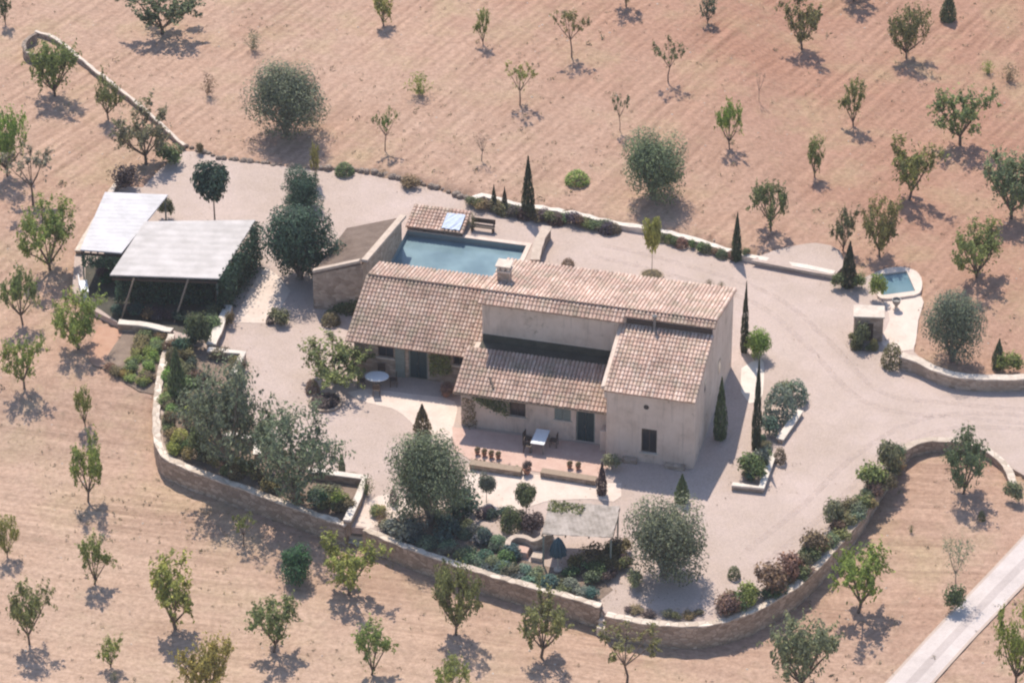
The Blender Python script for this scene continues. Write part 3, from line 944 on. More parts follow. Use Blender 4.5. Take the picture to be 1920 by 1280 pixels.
# ---------------------------------------------------------------- outbuilding and pool
def outbuilding():
    t = thing('stone_outbuilding', 'stone outbuilding with flat weathered brown roof left of the pool', 'outbuilding', HO, -HA)
    uL, uR, vF, vB = 26.95, 23.72, 11.6, 19.3
    zFL, zFR, zBL, zBR = 2.55, 3.75, 1.35, 1.7
    foot = [(-uL, vF), (-uR, vF), (-uR, vB + 1.6), (-uL, vB)]
    tops = [zFL, zFR, zBR, zBL]
    mb = MB()
    vs = [(x, y, -0.2) for x, y in foot] + [(x, y, z) for (x, y), z in zip(foot, tops)]
    mb.add(vs, [(3, 2, 1, 0), (4, 5, 6, 7), (0, 1, 5, 4), (1, 2, 6, 5), (2, 3, 7, 6), (3, 0, 4, 7)])
    mb.build('wall', M['rubble'], t)
    mb = MB(); e = 0.012
    vs = [(x, y, z + e) for (x, y), z in zip(foot, tops)] + [(x, y, z + 0.09) for (x, y), z in zip(foot, tops)]
    mb.add(vs, [(3, 2, 1, 0), (4, 5, 6, 7), (0, 1, 5, 4), (1, 2, 6, 5), (2, 3, 7, 6), (3, 0, 4, 7)])
    mb.build('roof', M['flatroof'], t)
    def coping(a, za, b, zb, wd):
        a = Vector((*a, za)); b = Vector((*b, zb))
        mb = MB(); mb.bar(a + Vector((0, 0, .2)), b + Vector((0, 0, .2)), wd, 0.18); return mb.build('parapet', M['tancap'], t, bevel=0.02)
    coping((-uR + 0.12, vF + .2), zFR, (-uR + 0.12, vB + 1.6), zBR, 0.42)
    coping((-uL, vF + .16), zFL, (-uR - .15, vF + .16), zFR, 0.34)
outbuilding()
HB = lambda u, v: (-u, v)

def pool():
    t = thing('swimming_pool', 'rectangular blue grey swimming pool behind the low left wing', 'swimming pool', HO, -HA)
    u0, u1, v0, v1 = POOL
    mb = MB()
    zb = -1.6
    a = [(-u0, v0), (-u0, v1), (-u1, v1), (-u1, v0)]
    n = 4
    mb.add([(x, y, 0.03) for x, y in a] + [(x, y, zb) for x, y in a], [(i, (i + 1) % n, (i + 1) % n + n, i + n) for i in range(n)] + [(7, 6, 5, 4)])
    mb.build('basin', M['basin'], t)
    mb = MB(); mb.add([(x, y, -0.38) for x, y in a], [(3, 2, 1, 0)]); mb.build('water', M['water'], t)
    mb = MB()
    mb.box(-u1, -u0, v1, v1 + 0.35, 0.0, 0.08); mb.box(-u1, -u0, v0 - 0.35, v0, 0.0, 0.08); mb.box(-u0, -u0 + .3, v0 - .35, v1 + .35, 0.0, 0.08)
    mb.build('coping', M['paving'], t)
pool()
def pool_shelter():
    t = thing('pool_shelter', 'low tiled shelter at the far left corner of the swimming pool', 'shelter', HO, -HA)
    ua, va = to_house(*G(760, 424, .4).xy); ub, vb = to_house(*G(868, 437, .4).xy)
    v0 = POOL[3] - .06; v1 = v0 + 2.3
    tile_roof(t, ub, ua, v0, .40, v1, .72, seed=12, tint=1.0)
    mb = MB(); mb.box(-ua + .1, -ub - .1, v1 - .35, v1 - .1, -.05, .55); mb.build('wall', M['rubble'], t)
    mb = MB(); mb.box(-ua + .06, -ua + .3, v0 + .2, v1 - .352, -.05, .32); mb.build('wall', M['rubble'], t)
    for f in (.34, .67, .99):
        x = -ua + (ua - ub) * f - .1
        mb = MB(); mb.box(x - .06, x + .06, v0 + .15, v0 + .27, 0.03, .3); mb.build('post', M['darkwood'], t)
    mb = MB(); mb.box(-ua + .1, -ub - .02, v0 + .12, v0 + .26, .22, .29); mb.build('beam', M['darkwood'], t)
    # pale sheet thrown over the right part of the tiles
    L = to_house(*G(828, 430, .4).xy)[0]
    rnd = random.Random(8); mb = MB(); nx, ny = 8, 6; vs = []
    for j in range(ny + 1):
        for i in range(nx + 1):
            f = j / ny
            vs.append((-L + (L - ub - .25) * i / nx, (v0 + .1) + 1.6 * f, .40 + .32 * (f * .7 + .05) + .13 + rnd.uniform(-.03, .05)))
    mb.add(vs, [(j * (nx + 1) + i, j * (nx + 1) + i + 1, (j + 1) * (nx + 1) + i + 1, (j + 1) * (nx + 1) + i) for j in range(ny) for i in range(nx)])
    ls = list(mb.v); n0 = len(ls)
    mb.add([(x, y, z - .03) for x, y, z in ls], [tuple(reversed(q)) for q in mb.f[:]])
    o = mb.build('tarpaulin', M['bluecloth']); o.location = HO; o.rotation_euler = (0, 0, -HA)
    tag(o, 'pale bluish sheet spread over the tiles of the pool shelter', 'sheet')
pool_shelter()

def bench(px, py, label):
    p = G(px, py, 0.03)
    t = thing('bench', label, 'bench', p, R(-14))
    mb = MB(); mb.box(-0.8, 0.8, -0.2, 0.2, 0.36, 0.43); mb.build('seat', M['darkwood'], t, bevel=0.01)
    mb = MB(); mb.box(-0.8, 0.8, 0.22, 0.27, 0.5, 0.85); mb.build('backrest', M['darkwood'], t, bevel=0.01)
    for x in (-.7, .7):
        mb = MB(); mb.box(x - .04, x + .04, -0.18, 0.26, 0, 0.358); mb.box(x - .04, x + .04, .215, .27, .36, .5); mb.build('leg', M['darkwood'], t)
bench(905, 434, 'dark wooden bench at the edge of the swimming pool')

def dip_pool():
    t = thing('plunge_pool', 'small blue plunge pool with rounded white surround at the right', 'plunge pool')
    z = 0.2
    inner = [G(1647, 515, z), G(1700, 508, z), G(1716, 545, z), G(1655, 553, z)]
    outer = spline([G(*q, z) for q in [(1640, 511), (1662, 503), (1690, 500), (1718, 508), (1729, 528), (1724, 549), (1700, 555), (1652, 559), (1641, 538), (1640, 511)]], 0.4)[:-1]
    c = sum(inner, Vector()) / 4
    t.location = (c.x, c.y, 0)
    L = lambda ps: [p - Vector((c.x, c.y, 0)) for p in ps]
    flat_sheet('surround', L(outer), z, M['paving'], holes=[L(inner)], thick=0.25, parent=t)
    mb = MB(); q = L(inner); mb.add([(p.x, p.y, 0.1) for p in q], [(0, 3, 2, 1)]); mb.build('water', M['dipwater'], t)
dip_pool()
structure(px_sheet('paved_walk', [(1655, 560), (1728, 556), (1722, 600), (1712, 655), (1680, 660), (1650, 640), (1668, 600)], 0.045, M['paving'], 0.7))

# ---------------------------------------------------------------- carport pavilions
def pavilion(label, corners, zs, mat, posts, thick=0.09, fascia=True, group=None, slant=0.0):
    c = Vector((sum(p[0] for p in corners) / 4, sum(p[1] for p in corners) / 4, 0))
    P3 = [G(*q, z) - c.xy.to_3d() * 0 for q, z in zip(corners, zs)]
    ctr = sum(P3, Vector()) / 4; ctr.z = 0
    t = thing('carport', label, 'carport', ctr)
    mb = MB()
    q = [p - ctr for p in P3]
    vs = [tuple(p) for p in q] + [(p.x, p.y, p.z - thick) for p in q]
    mb.add(vs, [(3, 2, 1, 0), (4, 5, 6, 7), (0, 1, 5, 4), (1, 2, 6, 5), (2, 3, 7, 6), (3, 0, 4, 7)])
    mb.build('roof', M[mat], t)
    # rafters
    for k in range(6):
        f = (k + 0.5) / 6
        a = q[0].lerp(q[1], f); b = q[3].lerp(q[2], f)
        mb = MB(); mb.bar(a - Vector((0, 0, thick + .07)), b - Vector((0, 0, thick + .07)), 0.07, 0.12); mb.build('rafter', M['darkwood'], t)
    for (i, j) in ((0, 1), (3, 2)):
        mb = MB(); mb.bar(q[i].lerp(q[j], .02) - Vector((0, 0, thick + .2)), q[i].lerp(q[j], .98) - Vector((0, 0, thick + .2)), 0.12, 0.14); mb.build('beam', M['darkwood'], t)
    for (fx, fy) in posts:
        top = q[0].lerp(q[1], fx).lerp(q[3].lerp(q[2], fx), fy) - Vector((0, 0, thick + .27))
        g = Vector((top.x - slant, top.y, 0))
        mb = MB(); mb.bar((g.x, g.y, -0.4), top, 0.1); mb.build('post', M['greywood'], t)
    return t
pavilion('carport with bright white sheet roof, the farther left one', [(197, 360), (315, 365), (228, 474), (150, 468)], (2.6, 2.6, 2.5, 2.5), 'sheet', [(.03, .03), (.97, .03), (.03, .97), (.97, .95)])
pavilion('wide carport with pale grey cane roof and vine along its right side', [(272, 415), (479, 412), (411, 522), (206, 515)], (2.75, 2.75, 2.65, 2.65), 'cane', [(.03, .03), (.5, .03), (.97, .03), (.97, .98)])
cp = [o for o in COL.objects if o.name.startswith('carport') and o.type == 'EMPTY'][-1]
for a, b in (((226, 602), (251, 522)), ((326, 607), (353, 523))):
    mb = MB(); mb.bar(G(*a, -.05) - cp.location, G(*b, 2.52) - cp.location, 0.09); mb.build('slanted_pole', M['wood'], cp)
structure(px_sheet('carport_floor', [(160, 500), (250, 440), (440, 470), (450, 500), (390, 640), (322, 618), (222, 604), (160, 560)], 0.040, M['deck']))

# ---------------------------------------------------------------- foliage templates
def leaf_quad(mb_v, mb_f, c, nrm, size, asp, rnd):
    n = nrm.normalized()
    x = n.cross(Vector((rnd.uniform(-1, 1), rnd.uniform(-1, 1), rnd.uniform(-1, 1))))
    if x.length < 1e-4: x = n.orthogonal()
    x.normalize(); y = n.cross(x)
    a = size; b = size * asp
    o = len(mb_v)
    mb_v += [tuple(c - x * a), tuple(c - y * b + n * a * .15), tuple(c + x * a), tuple(c + y * b + n * a * .15)]
    mb_f.append((o, o + 1, o + 2, o + 3))

def rvec(rnd):
    while True:
        v = Vector((rnd.uniform(-1, 1), rnd.uniform(-1, 1), rnd.uniform(-1, 1)))
        if 0.05 < v.length < 1: return v.normalized()

def mesh_of(name, v, f, mat):
    me = bpy.data.meshes.new(name); me.from_pydata(v, [], f); me.materials.append(mat); me.update()
    return me

def normalise(v, tv, q=.97):
    """crown scaled to width 1 and height 1"""
    rr = sorted(math.hypot(p[0], p[1]) for p in v)
    k = .5 / max(.05, rr[int(len(rr) * q)])
    zz = sorted(p[2] for p in v)
    kz = 1.0 / zz[int(len(zz) * .992)]
    for L in (v, tv.v):
        L[:] = [(p[0] * k, p[1] * k, p[2] * kz) for p in L]

def tree_template(seed, trunk_h, n_limb, spread, up, leaves, lsize, clump, asp=0.5, fill=0.35, trunk_r=0.03, bark='bark', flat=1.0, low=0.0, bare=0.0, per=3):
    """unit tree: height 1, crown width about 1; returns crown mesh and trunk mesh"""
    rnd = random.Random(seed)
    tv = MB()
    base_pts = [Vector((0, 0, -0.05)), Vector((rnd.uniform(-.015, .015), rnd.uniform(-.015, .015), trunk_h * .5)), Vector((rnd.uniform(-.03, .03), rnd.uniform(-.03, .03), trunk_h))]
    tv.tube(base_pts, [trunk_r * 1.25, trunk_r, trunk_r * .85], 7)
    tips = []
    a0 = rnd.uniform(0, 6.28)
    for i in range(n_limb):
        az = a0 + 6.28 * i / n_limb + rnd.uniform(-.35, .35)
        rr = spread * rnd.uniform(.55, 1.0) * (0.45 if i % 4 == 3 else 1)
        top = trunk_h + (1 - trunk_h) * up * rnd.uniform(.65, 1.0) * (1.12 if i % 4 == 3 else 1) - low * rnd.random()
        end = Vector((math.cos(az) * rr, math.sin(az) * rr, min(top, .93)))
        mid = base_pts[-1].lerp(end, .5) + Vector((math.cos(az) * .04, math.sin(az) * .04, rnd.uniform(-.02, .06)))
        tv.tube([base_pts[-1], mid, end], [trunk_r * .6, trunk_r * .4, trunk_r * .15], 5)
        for k in range(per):
            f = rnd.uniform(.35, 1.0)
            s0 = base_pts[-1].lerp(mid, f * 2) if f < .5 else mid.lerp(end, f * 2 - 1)
            d = rvec(rnd); d.z = abs(d.z) * .8 * flat + .1
            e = s0 + d * rnd.uniform(.10, .20)
            tv.tube([s0, e], [trunk_r * .22, trunk_r * .08], 4)
            tips.append((e, rnd.uniform(.6, 1.1)))
        tips.append((end, rnd.uniform(.8, 1.2)))
    v, f = [], []
    cz = trunk_h + (1 - trunk_h) * .45
    ctr = Vector((0, 0, cz))
    if bare: tips = [t for t in tips if rnd.random() > bare]
    tot = sum(t[1] ** 2 for t in tips) or 1
    for tip, wgt in tips:
        n = int(leaves * (1 - fill) * wgt ** 2 / tot)
        ns = rnd.randint(3, 6)
        for k in range(ns):
            rad_ = Vector((tip.x, tip.y, 0)) * 1.6
            d = (rad_ * rnd.uniform(.2, 1.1) + Vector((0, 0, rnd.uniform(.15, 1.1))) + rvec(rnd) * .55).normalized()
            L = clump * rnd.uniform(.7, 2.0) * wgt
            sg = clump * .16
            for _ in range(max(1, n // ns)):
                f_ = rnd.uniform(-.15, 1.0)
                p = tip + d * (L * f_) + Vector((rnd.gauss(0, 1), rnd.gauss(0, 1), rnd.gauss(0, 1))) * sg * (1.25 - .6 * f_)
                if p.z > 1.0: p.z = 1.0 - rnd.random() * .05
                if p.z < trunk_h * .35: continue
                nrm = (rvec(rnd) * .7 + (p - ctr).normalized() * .5 + Vector((0, 0, .6)))
                leaf_quad(v, f, p, nrm, lsize * rnd.uniform(.65, 1.35), asp, rnd)
    for _ in range(int(leaves * fill)):
        d = rvec(rnd); rad = rnd.uniform(.35, .95) ** .6
        p = ctr + Vector((d.x * spread * .85 * rad, d.y * spread * .85 * rad, d.z * (1 - cz) * .9 * rad))
        # keep only where a slow field says there is foliage, so gaps remain
        if math.sin(p.x * 17 + seed) * math.sin(p.y * 15 + seed * 2) * math.sin(p.z * 16 + 1) > .18: continue
        nrm = (rvec(rnd) * .9 + d * .6 + Vector((0, 0, .5)))
        leaf_quad(v, f, p, nrm, lsize * rnd.uniform(.65, 1.3), asp, rnd)
    normalise(v, tv)
    tr = tv.build('trunk_template', M[bark])
    tm = tr.data
    bpy.data.objects.remove(tr)
    return mesh_of('crown', v, f, M['leaf']), tm

def dense_template(seed, trunk_h, leaves, lsize, lobes, asp=0.6, trunk_r=0.05, lob=.55):
    """olive / carob: a lumpy crown of many clumps on a thick short trunk"""
    rnd = random.Random(seed)
    tv = MB()
    tv.tube([(0, 0, -0.04), (.01, .0, trunk_h * .6), (.0, .02, trunk_h * 1.3)], [trunk_r * 1.4, trunk_r, trunk_r * .8], 8)
    for k in range(6):
        a = k * 1.05 + rnd.random()
        e = Vector((math.cos(a) * .28, math.sin(a) * .28, trunk_h + (1 - trunk_h) * rnd.uniform(.4, .7)))
        tv.tube([(0, .01, trunk_h), e * .5 + Vector((0, 0, trunk_h * .45)), e], [trunk_r * .6, trunk_r * .4, trunk_r * .12], 5)
    v, f = [], []
    cz = trunk_h + (1 - trunk_h) * .5; hz = (1 - trunk_h) * .5
    cl = []
    for k in range(lobes):
        d = rvec(rnd)
        d.z = d.z if d.z > -.85 else -d.z * .5
        m = rnd.choice((rnd.uniform(.25, .55), rnd.uniform(.55, .80), rnd.uniform(.6, .8)))
        rc = rnd.choice((.11, .15, .20, .26)) * rnd.uniform(.85, 1.15)
        cl.append((Vector((d.x * .5 * m, d.y * .5 * m, cz + d.z * hz * m)), rc, (rc / .19) ** 2 * 1.1))
    ctr = Vector((0, 0, cz))
    per = leaves // lobes
    for c, r, wt in cl:
        for _ in range(int(per * wt)):
            d = rvec(rnd)
            rr = r * rnd.uniform(.35, 1.12) ** .5
            p = c + d * rr
            if p.z > 1: p.z = 1 - rnd.random() * .04
            if p.z < trunk_h * .55: continue
            nrm = d * .9 + rvec(rnd) * .6 + Vector((0, 0, .55))
            leaf_quad(v, f, p, nrm, lsize * rnd.uniform(.6, 1.35), asp, rnd)
    normalise(v, tv, .99)
    tr = tv.build('trunk_template', M['greybark']); tm = tr.data; bpy.data.objects.remove(tr)
    return mesh_of('crown', v, f, M['leaf']), tm

def bush_template(seed, leaves, lsize, kind='dome', asp=.6):
    rnd = random.Random(seed)
    v, f = [], []
    lob = [(Vector((rnd.uniform(-.24, .24), rnd.uniform(-.24, .24), rnd.uniform(.35, .62))), rnd.uniform(.22, .34)) for _ in range(8)]
    for _ in range(leaves):
        d = rvec(rnd)
        if kind == 'dome':
            d.z = abs(d.z); r = rnd.uniform(.75, 1.02)
            p = Vector((d.x * .5 * r, d.y * .5 * r, .06 + d.z * .92 * r))
        elif kind == 'cypress':
            z = rnd.random() ** 1.25
            rad = .5 * (math.sin(math.pi * min(1, (z * .93 + .07)) ** .55)) ** .8 * rnd.uniform(.55, 1.12) * (1 - z * .25)
            a = rnd.uniform(0, 6.28)
            p = Vector((math.cos(a) * rad, math.sin(a) * rad, z)); d = Vector((math.cos(a), math.sin(a), .25))
        elif kind == 'spiky':
            a = rnd.uniform(0, 6.28); t = rnd.random(); el = rnd.choice([.5, .8, 1.1, 1.35]) + rnd.uniform(-.1, .1)
            a = round(a / 0.45) * .45 + rnd.uniform(-.08, .08)
            L = .15 + .85 * t
            p = Vector((math.cos(a) * math.cos(el) * L * .6, math.sin(a) * math.cos(el) * L * .6, math.sin(el) * L)); d = rvec(rnd)
        else:                                   # loose
            c, r = rnd.choice(lob)
            p = c + d * r * rnd.uniform(.5, 1.1)
            p.z = max(.02, min(1.02, p.z))
        leaf_quad(v, f, p, d * .8 + rvec(rnd) * .7 + Vector((0, 0, .3)), lsize * rnd.uniform(.6, 1.35), asp, rnd)
    return mesh_of('foliage', v, f, M['leaf'])

T = {}
for k in range(3):
    T['almond%d' % k] = tree_template(11 + k, .22, 7, .44, .78, 2300, .0275, .13, fill=.06, trunk_r=.026, low=.22, per=3)
    T['upright%d' % k] = tree_template(31 + k, .14, 6, .32, .90, 1900, .030, .13, fill=.08, trunk_r=.028, low=.3)
    T['round%d' % k] = tree_template(51 + k, .16, 9, .46, .80, 3900, .0255, .135, fill=.15, trunk_r=.028, low=.3, per=4)
    T['sparse%d' % k] = tree_template(71 + k, .34, 6, .42, .85, 900, .028, .09, fill=.05, trunk_r=.018, low=.1)
    T['olive%d' % k] = dense_template(91 + k, .05, 17000, .0155, 52, trunk_r=.05)
T['bare0'] = tree_template(5, .35, 6, .40, .9, 60, .03, .10, fill=.0, trunk_r=.018, bark='greybark')
T['wispy0'] = tree_template(6, .35, 7, .44, .85, 900, .022, .14, fill=.3, trunk_r=.014, bark='greybark')
T['carob0'] = dense_template(102, .02, 12000, .019, 40, trunk_r=.05)
T['loose_olive0'] = tree_template(111, .10, 12, .47, .85, 6500, .020, .13, fill=.2, trunk_r=.026, bark='greybark', per=6, low=.45)
T['loose_olive1'] = tree_template(112, .10, 12, .47, .80, 6500, .020, .13, fill=.2, trunk_r=.026, bark='greybark', per=6, low=.45)
T['lollipop0'] = dense_template(121, .50, 1800, .045, 20, trunk_r=.018)
T['citrus0'] = dense_template(122, .03, 2600, .034, 26, trunk_r=.03)
B = {'tallbush': bush_template(9, 900, .07, 'loose'), 'dome': bush_template(1, 900, .05, 'dome'), 'loose': bush_template(2, 900, .055, 'loose'), 'loose1': bush_template(4, 900, .055, 'loose'),
     'cypress': bush_template(3, 1600, .055, 'cypress'), 'spiky': bush_template(6, 420, .06, 'spiky', .3),
     'big': bush_template(8, 3500, .03, 'loose')}

LEAF = dict(almond=(0.225, 0.24, 0.095), yellow=(0.34, 0.32, 0.105), bright=(0.255, 0.305, 0.085), dark=(0.145, 0.175, 0.085), grey=(0.235, 0.245, 0.155),
            olive=(0.185, 0.22, 0.14), carob=(0.055, 0.10, 0.068), cypress=(0.065, 0.08, 0.05), silver=(0.205, 0.245, 0.19), red=(0.25, 0.155, 0.12),
            brown=(0.21, 0.165, 0.095), teal=(0.095, 0.15, 0.13), dry=(0.28, 0.21, 0.145), pale=(0.29, 0.30, 0.18), citrus=(0.07, 0.155, 0.08), purple=(0.11, 0.08, 0.085))

RN = random.Random(77)
def size_from(px, base, top, w, c0=0.0, rk=0.9):
    """real height of a rounded crown whose silhouette spans base..top as seen from above at this angle"""
    p = P(px, base)
    s = scale_at(p)
    d, R_ = (base - top) / s, w / s / 2 * rk
    c, sn = math.cos(DEP), math.sin(DEP)
    lo, hi = 0.02, d / c
    for _ in range(30):
        h = (lo + hi) / 2
        f = (1 + c0) / 2 * h * c + math.sqrt(((1 - c0) / 2 * h * c) ** 2 + (R_ * sn) ** 2)
        if f < d: lo = h
        else: hi = h
    return p, max(h, .42 * w / s if c0 < .2 else .55 * d / c), w / s

def plant_tree(name, cat, px, base, top, w, tpl, col, label, group=None, lean=(0, 0)):
    p, h, wd = size_from(px, base, top, w, {'a': .2, 'r': .15, 'u': .15, 's': .4, 'l': .25, 'b': .4, 'w': .4}.get(tpl[0], .08), .8 if tpl[0] in 'arus' else .95)
    t = thing(name, label, cat, p, 0, group)
    a = RN.uniform(0, 6.28)
    c, tr = T[tpl]
    col = tuple(k * RN.uniform(.9, 1.1) for k in LEAF[col])
    for nm, me in (('trunk', tr), ('crown', c)):
        o = bpy.data.objects.new(nm, me); COL.objects.link(o); o.parent = t
        o.rotation_euler = (lean[0], lean[1], a); o.color = (*col, 1)
        sink = {'a': .13, 'r': .10, 'u': .10, 'l': 0}.get(tpl[0], 0)      # most of these trees branch close to the ground
        o.scale = (wd, wd, h * (1 + sink)); o.location = (0, 0, -sink * h)
    return t

def shrub(px, base, top, w, tpl, col, label, name='shrub', cat='shrub', group=None, z=None, depth=1.0):
    p, h, wd = size_from(px, base, top, w, 0.0, .9 if tpl != 'cypress' else .2)
    if z is not None:
        p = G(px, base, z)
    me = B[tpl]
    o = bpy.data.objects.new(name, me); COL.objects.link(o)
    o.location = p; o.rotation_euler = (0, 0, RN.uniform(0, 6.28)); o.scale = (wd, wd * depth, h)
    o.color = (*tuple(k * RN.uniform(.9, 1.1) for k in LEAF[col]), 1)
    return tag(o, label, cat, group)

GA = 'almond trees of the fields'
def A(px, base, top, w, tpl, col, label, **k): return plant_tree('almond_tree', 'tree', px, base, top, w, tpl, col, label, GA, **k)
# ---- back field
A(304, 64, -28, 150, 'almond0', 'dark', 'spreading two-crowned almond at the top left with a split pool of shade')
A(720, 48, -14, 46, 'upright1', 'yellow', 'yellowish slim almond cut by the top edge left of centre')
A(906, 84, 20, 30, 'upright0', 'bright', 'tiny bright green almond sapling high in the back field')
A(1072, 108, 18, 68, 'sparse0', 'almond', 'tufted almond with bare stem high above the cypress by the pool')
A(1174, 14, -60, 70, 'almond1', 'almond', 'almond at the top edge right of centre showing little but its stem and shade')
A(1253, 155, 78, 62, 'sparse1', 'dark', 'dark vase-shaped small almond above the rounded olive')
A(1326, 44, -10, 38, 'upright2', 'grey', 'small grey-green almond at the top edge over a faint shadow')
A(1503, 92, -4, 88, 'almond2', 'almond', 'open almond with two green tufts near the top edge, upper right')
A(1602, 2, -80, 90, 'round0', 'dark', 'almond above the top edge with just its shade showing, upper right')
A(1698, 110, 10, 84, 'round1', 'almond', 'neat round-headed almond on a clear stem, upper right')
A(975, 198, 122, 68, 'sparse2', 'yellow', 'thin straggly almond above the pool cypress, almost leafless')
A(722, 282, 206, 48, 'sparse0', 'almond', 'small forked almond between the rounded olive and the gravel yard')
A(903, 302, 252, 42, 'bare0', 'dry', 'withered leafless sapling in the dry weeds left of the pool cypress')
A(1162, 245, 178, 36, 'sparse1', 'dark', 'little almond with thin tall stem left above the rounded olive')
A(1368, 282, 196, 58, 'almond1', 'bright', 'bent almond arching to the left over its own shade', lean=(0, R(-12)))
A(1423, 190, 138, 22, 'bare0', 'dry', 'tiny bare stick of a sapling among pale stones, upper right')
A(1600, 236, 152, 48, 'upright0', 'almond', 'small goblet-shaped almond midway up the right field')
A(1528, 332, 260, 38, 'upright1', 'almond', 'slim small almond above the tufted one by the yard wall')
A(1800, 272, 162, 122, 'almond0', 'almond', 'wide umbrella almond with broad shade, upper right field')
A(1706, 375, 268, 108, 'almond2', 'almond', 'V-shaped almond with split crown below the umbrella almond')
A(1445, 432, 338, 95, 'almond1', 'dark', 'low bushy dark almond just above the white back wall')
A(1896, 410, 288, 115, 'round2', 'grey', 'large grey-green almond cut by the right edge')
A(1830, 520, 410, 122, 'round0', 'almond', 'dense leafy almond above the big olive at the right edge')
A(1648, 482, 374, 92, 'round1', 'almond', 'leafy almond close above the plunge pool')
A(1580, 470, 388, 50, 'upright2', 'dark', 'narrow dark almond just left of the one above the plunge pool')
# ---- left side
A(10, 46, -20, 34, 'upright0', 'dark', 'thin almond trunk at the very top left corner')
A(103, 180, 76, 98, 'round2', 'almond', 'leafy almond inside the curved end of the dry stone wall')
A(203, 224, 145, 66, 'almond0', 'almond', 'smaller almond beside the bright terrace wall')
A(275, 308, 200, 122, 'almond2', 'grey', 'pale grey-green open almond next to the top of the terrace wall')
A(12, 330, 205, 90, 'round1', 'bright', 'bright green almond cut by the left edge, highest of the leafy ones there')
A(62, 385, 278, 112, 'sparse2', 'grey', 'greyish thin-leaved almond behind the yellowish one left of the carport')
A(93, 505, 368, 124, 'round0', 'bright', 'broad yellowish-green almond left of the white carport roof')
A(42, 608, 498, 84, 'almond1', 'almond', 'open almond at the left edge below the carport')
A(145, 655, 548, 118, 'round1', 'bright', 'bushy almond with dark broad shade in front of the carport yard')
A(46, 728, 628, 86, 'almond0', 'bright', 'rounded almond with wide shade at the left edge beside the bare slope')
A(160, 798, 720, 40, 'upright2', 'bright', 'slim bright sapling on the bare slope left of the boundary wall')
A(165, 940, 818, 84, 'almond2', 'bright', 'green almond with hanging side branches left of the boundary wall')
A(14, 1045, 962, 54, 'round0', 'yellow', 'yellow-green small almond cut by the left edge, lower left')
# ---- front field
A(178, 1095, 1002, 64, 'upright0', 'bright', 'upright feathery almond second from the left edge, lower left')
A(330, 1178, 1040, 98, 'upright1', 'yellow', 'tall yellowing almond in the lower left field')
A(55, 1208, 1082, 100, 'almond1', 'almond', 'dark green almond with blue shade near the lower left corner')
A(207, 1250, 1188, 48, 'upright2', 'yellow', 'tiny bright almond sapling near the bottom left')
A(390, 1305, 1190, 108, 'round2', 'yellow', 'yellow-green almond cut by the bottom edge, left of centre')
A(514, 1222, 1108, 116, 'almond0', 'almond', 'thin-crowned almond with leaning clear stem in the lower field')
A(655, 1115, 1008, 132, 'almond2', 'yellow', 'yellowish almond against the boundary wall beside a round bush')
A(457, 1024, 958, 48, 'sparse0', 'almond', 'small almond in the olive shade outside the boundary wall')
A(698, 1265, 1162, 78, 'upright0', 'bright', 'feathery bright almond at the bottom left of centre')
A(855, 1188, 1042, 112, 'round1', 'almond', 'tall green almond overlapping the straight front wall')
A(848, 1305, 1222, 78, 'almond1', 'yellow', 'yellow almond sprouting at the bottom edge in the centre')
A(1015, 1232, 1112, 118, 'almond2', 'almond', 'wide almond with blue-grey shade in the bottom centre')
A(1175, 1285, 1165, 122, 'sparse1', 'almond', 'open almond below the gap in the front wall')
A(1610, 1148, 1010, 134, 'almond0', 'bright', 'sprawling bright almond outside the curving wall, lower right')
A(1502, 1292, 1145, 135, 'round2', 'grey', 'grey-green almond cut by the bottom edge, lower right')
A(1806, 925, 800, 116, 'round0', 'dark', 'dense dark almond at the bend of the wall by the drive')
A(1905, 1285, 1125, 100, 'round1', 'bright', 'big green almond in the bottom right corner beyond the track')
A(1790, 1115, 1000, 68, 'wispy0', 'pale', 'pale wispy almond near the edge of the track')

# ---- garden trees
def O_(px, base, top, w, tpl, col, label, name='olive_tree', **k): return plant_tree(name, 'tree', px, base, top, w, tpl, col, label, 'trees of the garden', **k)
O_(538, 252, 118, 162, 'olive0', 'olive', 'large round olive standing alone in the field above the yard')
O_(1224, 372, 248, 130, 'olive1', 'olive', 'rounded olive in the back field above the white wall')
O_(1785, 676, 542, 122, 'olive2', 'olive', 'big dense olive between the plunge pool walk and the right wall')
O_(806, 980, 808, 168, 'olive0', 'olive', 'large dense olive in the front garden below the terrace')
O_(1246, 1080, 930, 162, 'olive1', 'olive', 'big silvery olive in the lower right corner of the garden')
O_(428, 880, 655, 190, 'loose_olive0', 'olive', 'loose olive nearest the left boundary wall')
O_(552, 945, 752, 180, 'loose_olive1', 'olive', 'loose grey olive above the sunken bed and steps')
O_(562, 522, 376, 158, 'carob0', 'carob', 'very dark dense carob tree beside the stone outbuilding', 'carob_tree')
O_(568, 388, 318, 92, 'carob0', 'carob', 'smaller dark leafy tree just behind the dense carob', 'carob_tree')
O_(403, 415, 308, 78, 'lollipop0', 'carob', 'dark ball-headed tree on a straight stem behind the carport', 'standard_tree')
O_(1222, 516, 412, 36, 'lollipop0', 'yellow', 'thin tall-stemmed tree with small yellowish head in a round bed behind the house', 'standard_tree')
O_(912, 942, 888, 38, 'lollipop0', 'silver', 'paler ball-headed little tree in the front garden', 'standard_tree')
O_(987, 972, 906, 46, 'lollipop0', 'dark', 'darker ball-headed little tree in the front garden', 'standard_tree')
O_(592, 345, 272, 24, 'upright0', 'yellow', 'thin yellowish sapling at the yard edge under the round olive', 'sapling')
O_(628, 718, 636, 140, 'round2', 'almond', 'broad grey-green bushy tree at the left end of the house', 'bushy_tree')
O_(1420, 668, 612, 54, 'citrus0', 'bright', 'bright green round bushy tree at the back right house corner', 'bushy_tree')
O_(556, 1090, 1022, 70, 'citrus0', 'citrus', 'round dark green bush outside the front wall', 'round_bush')

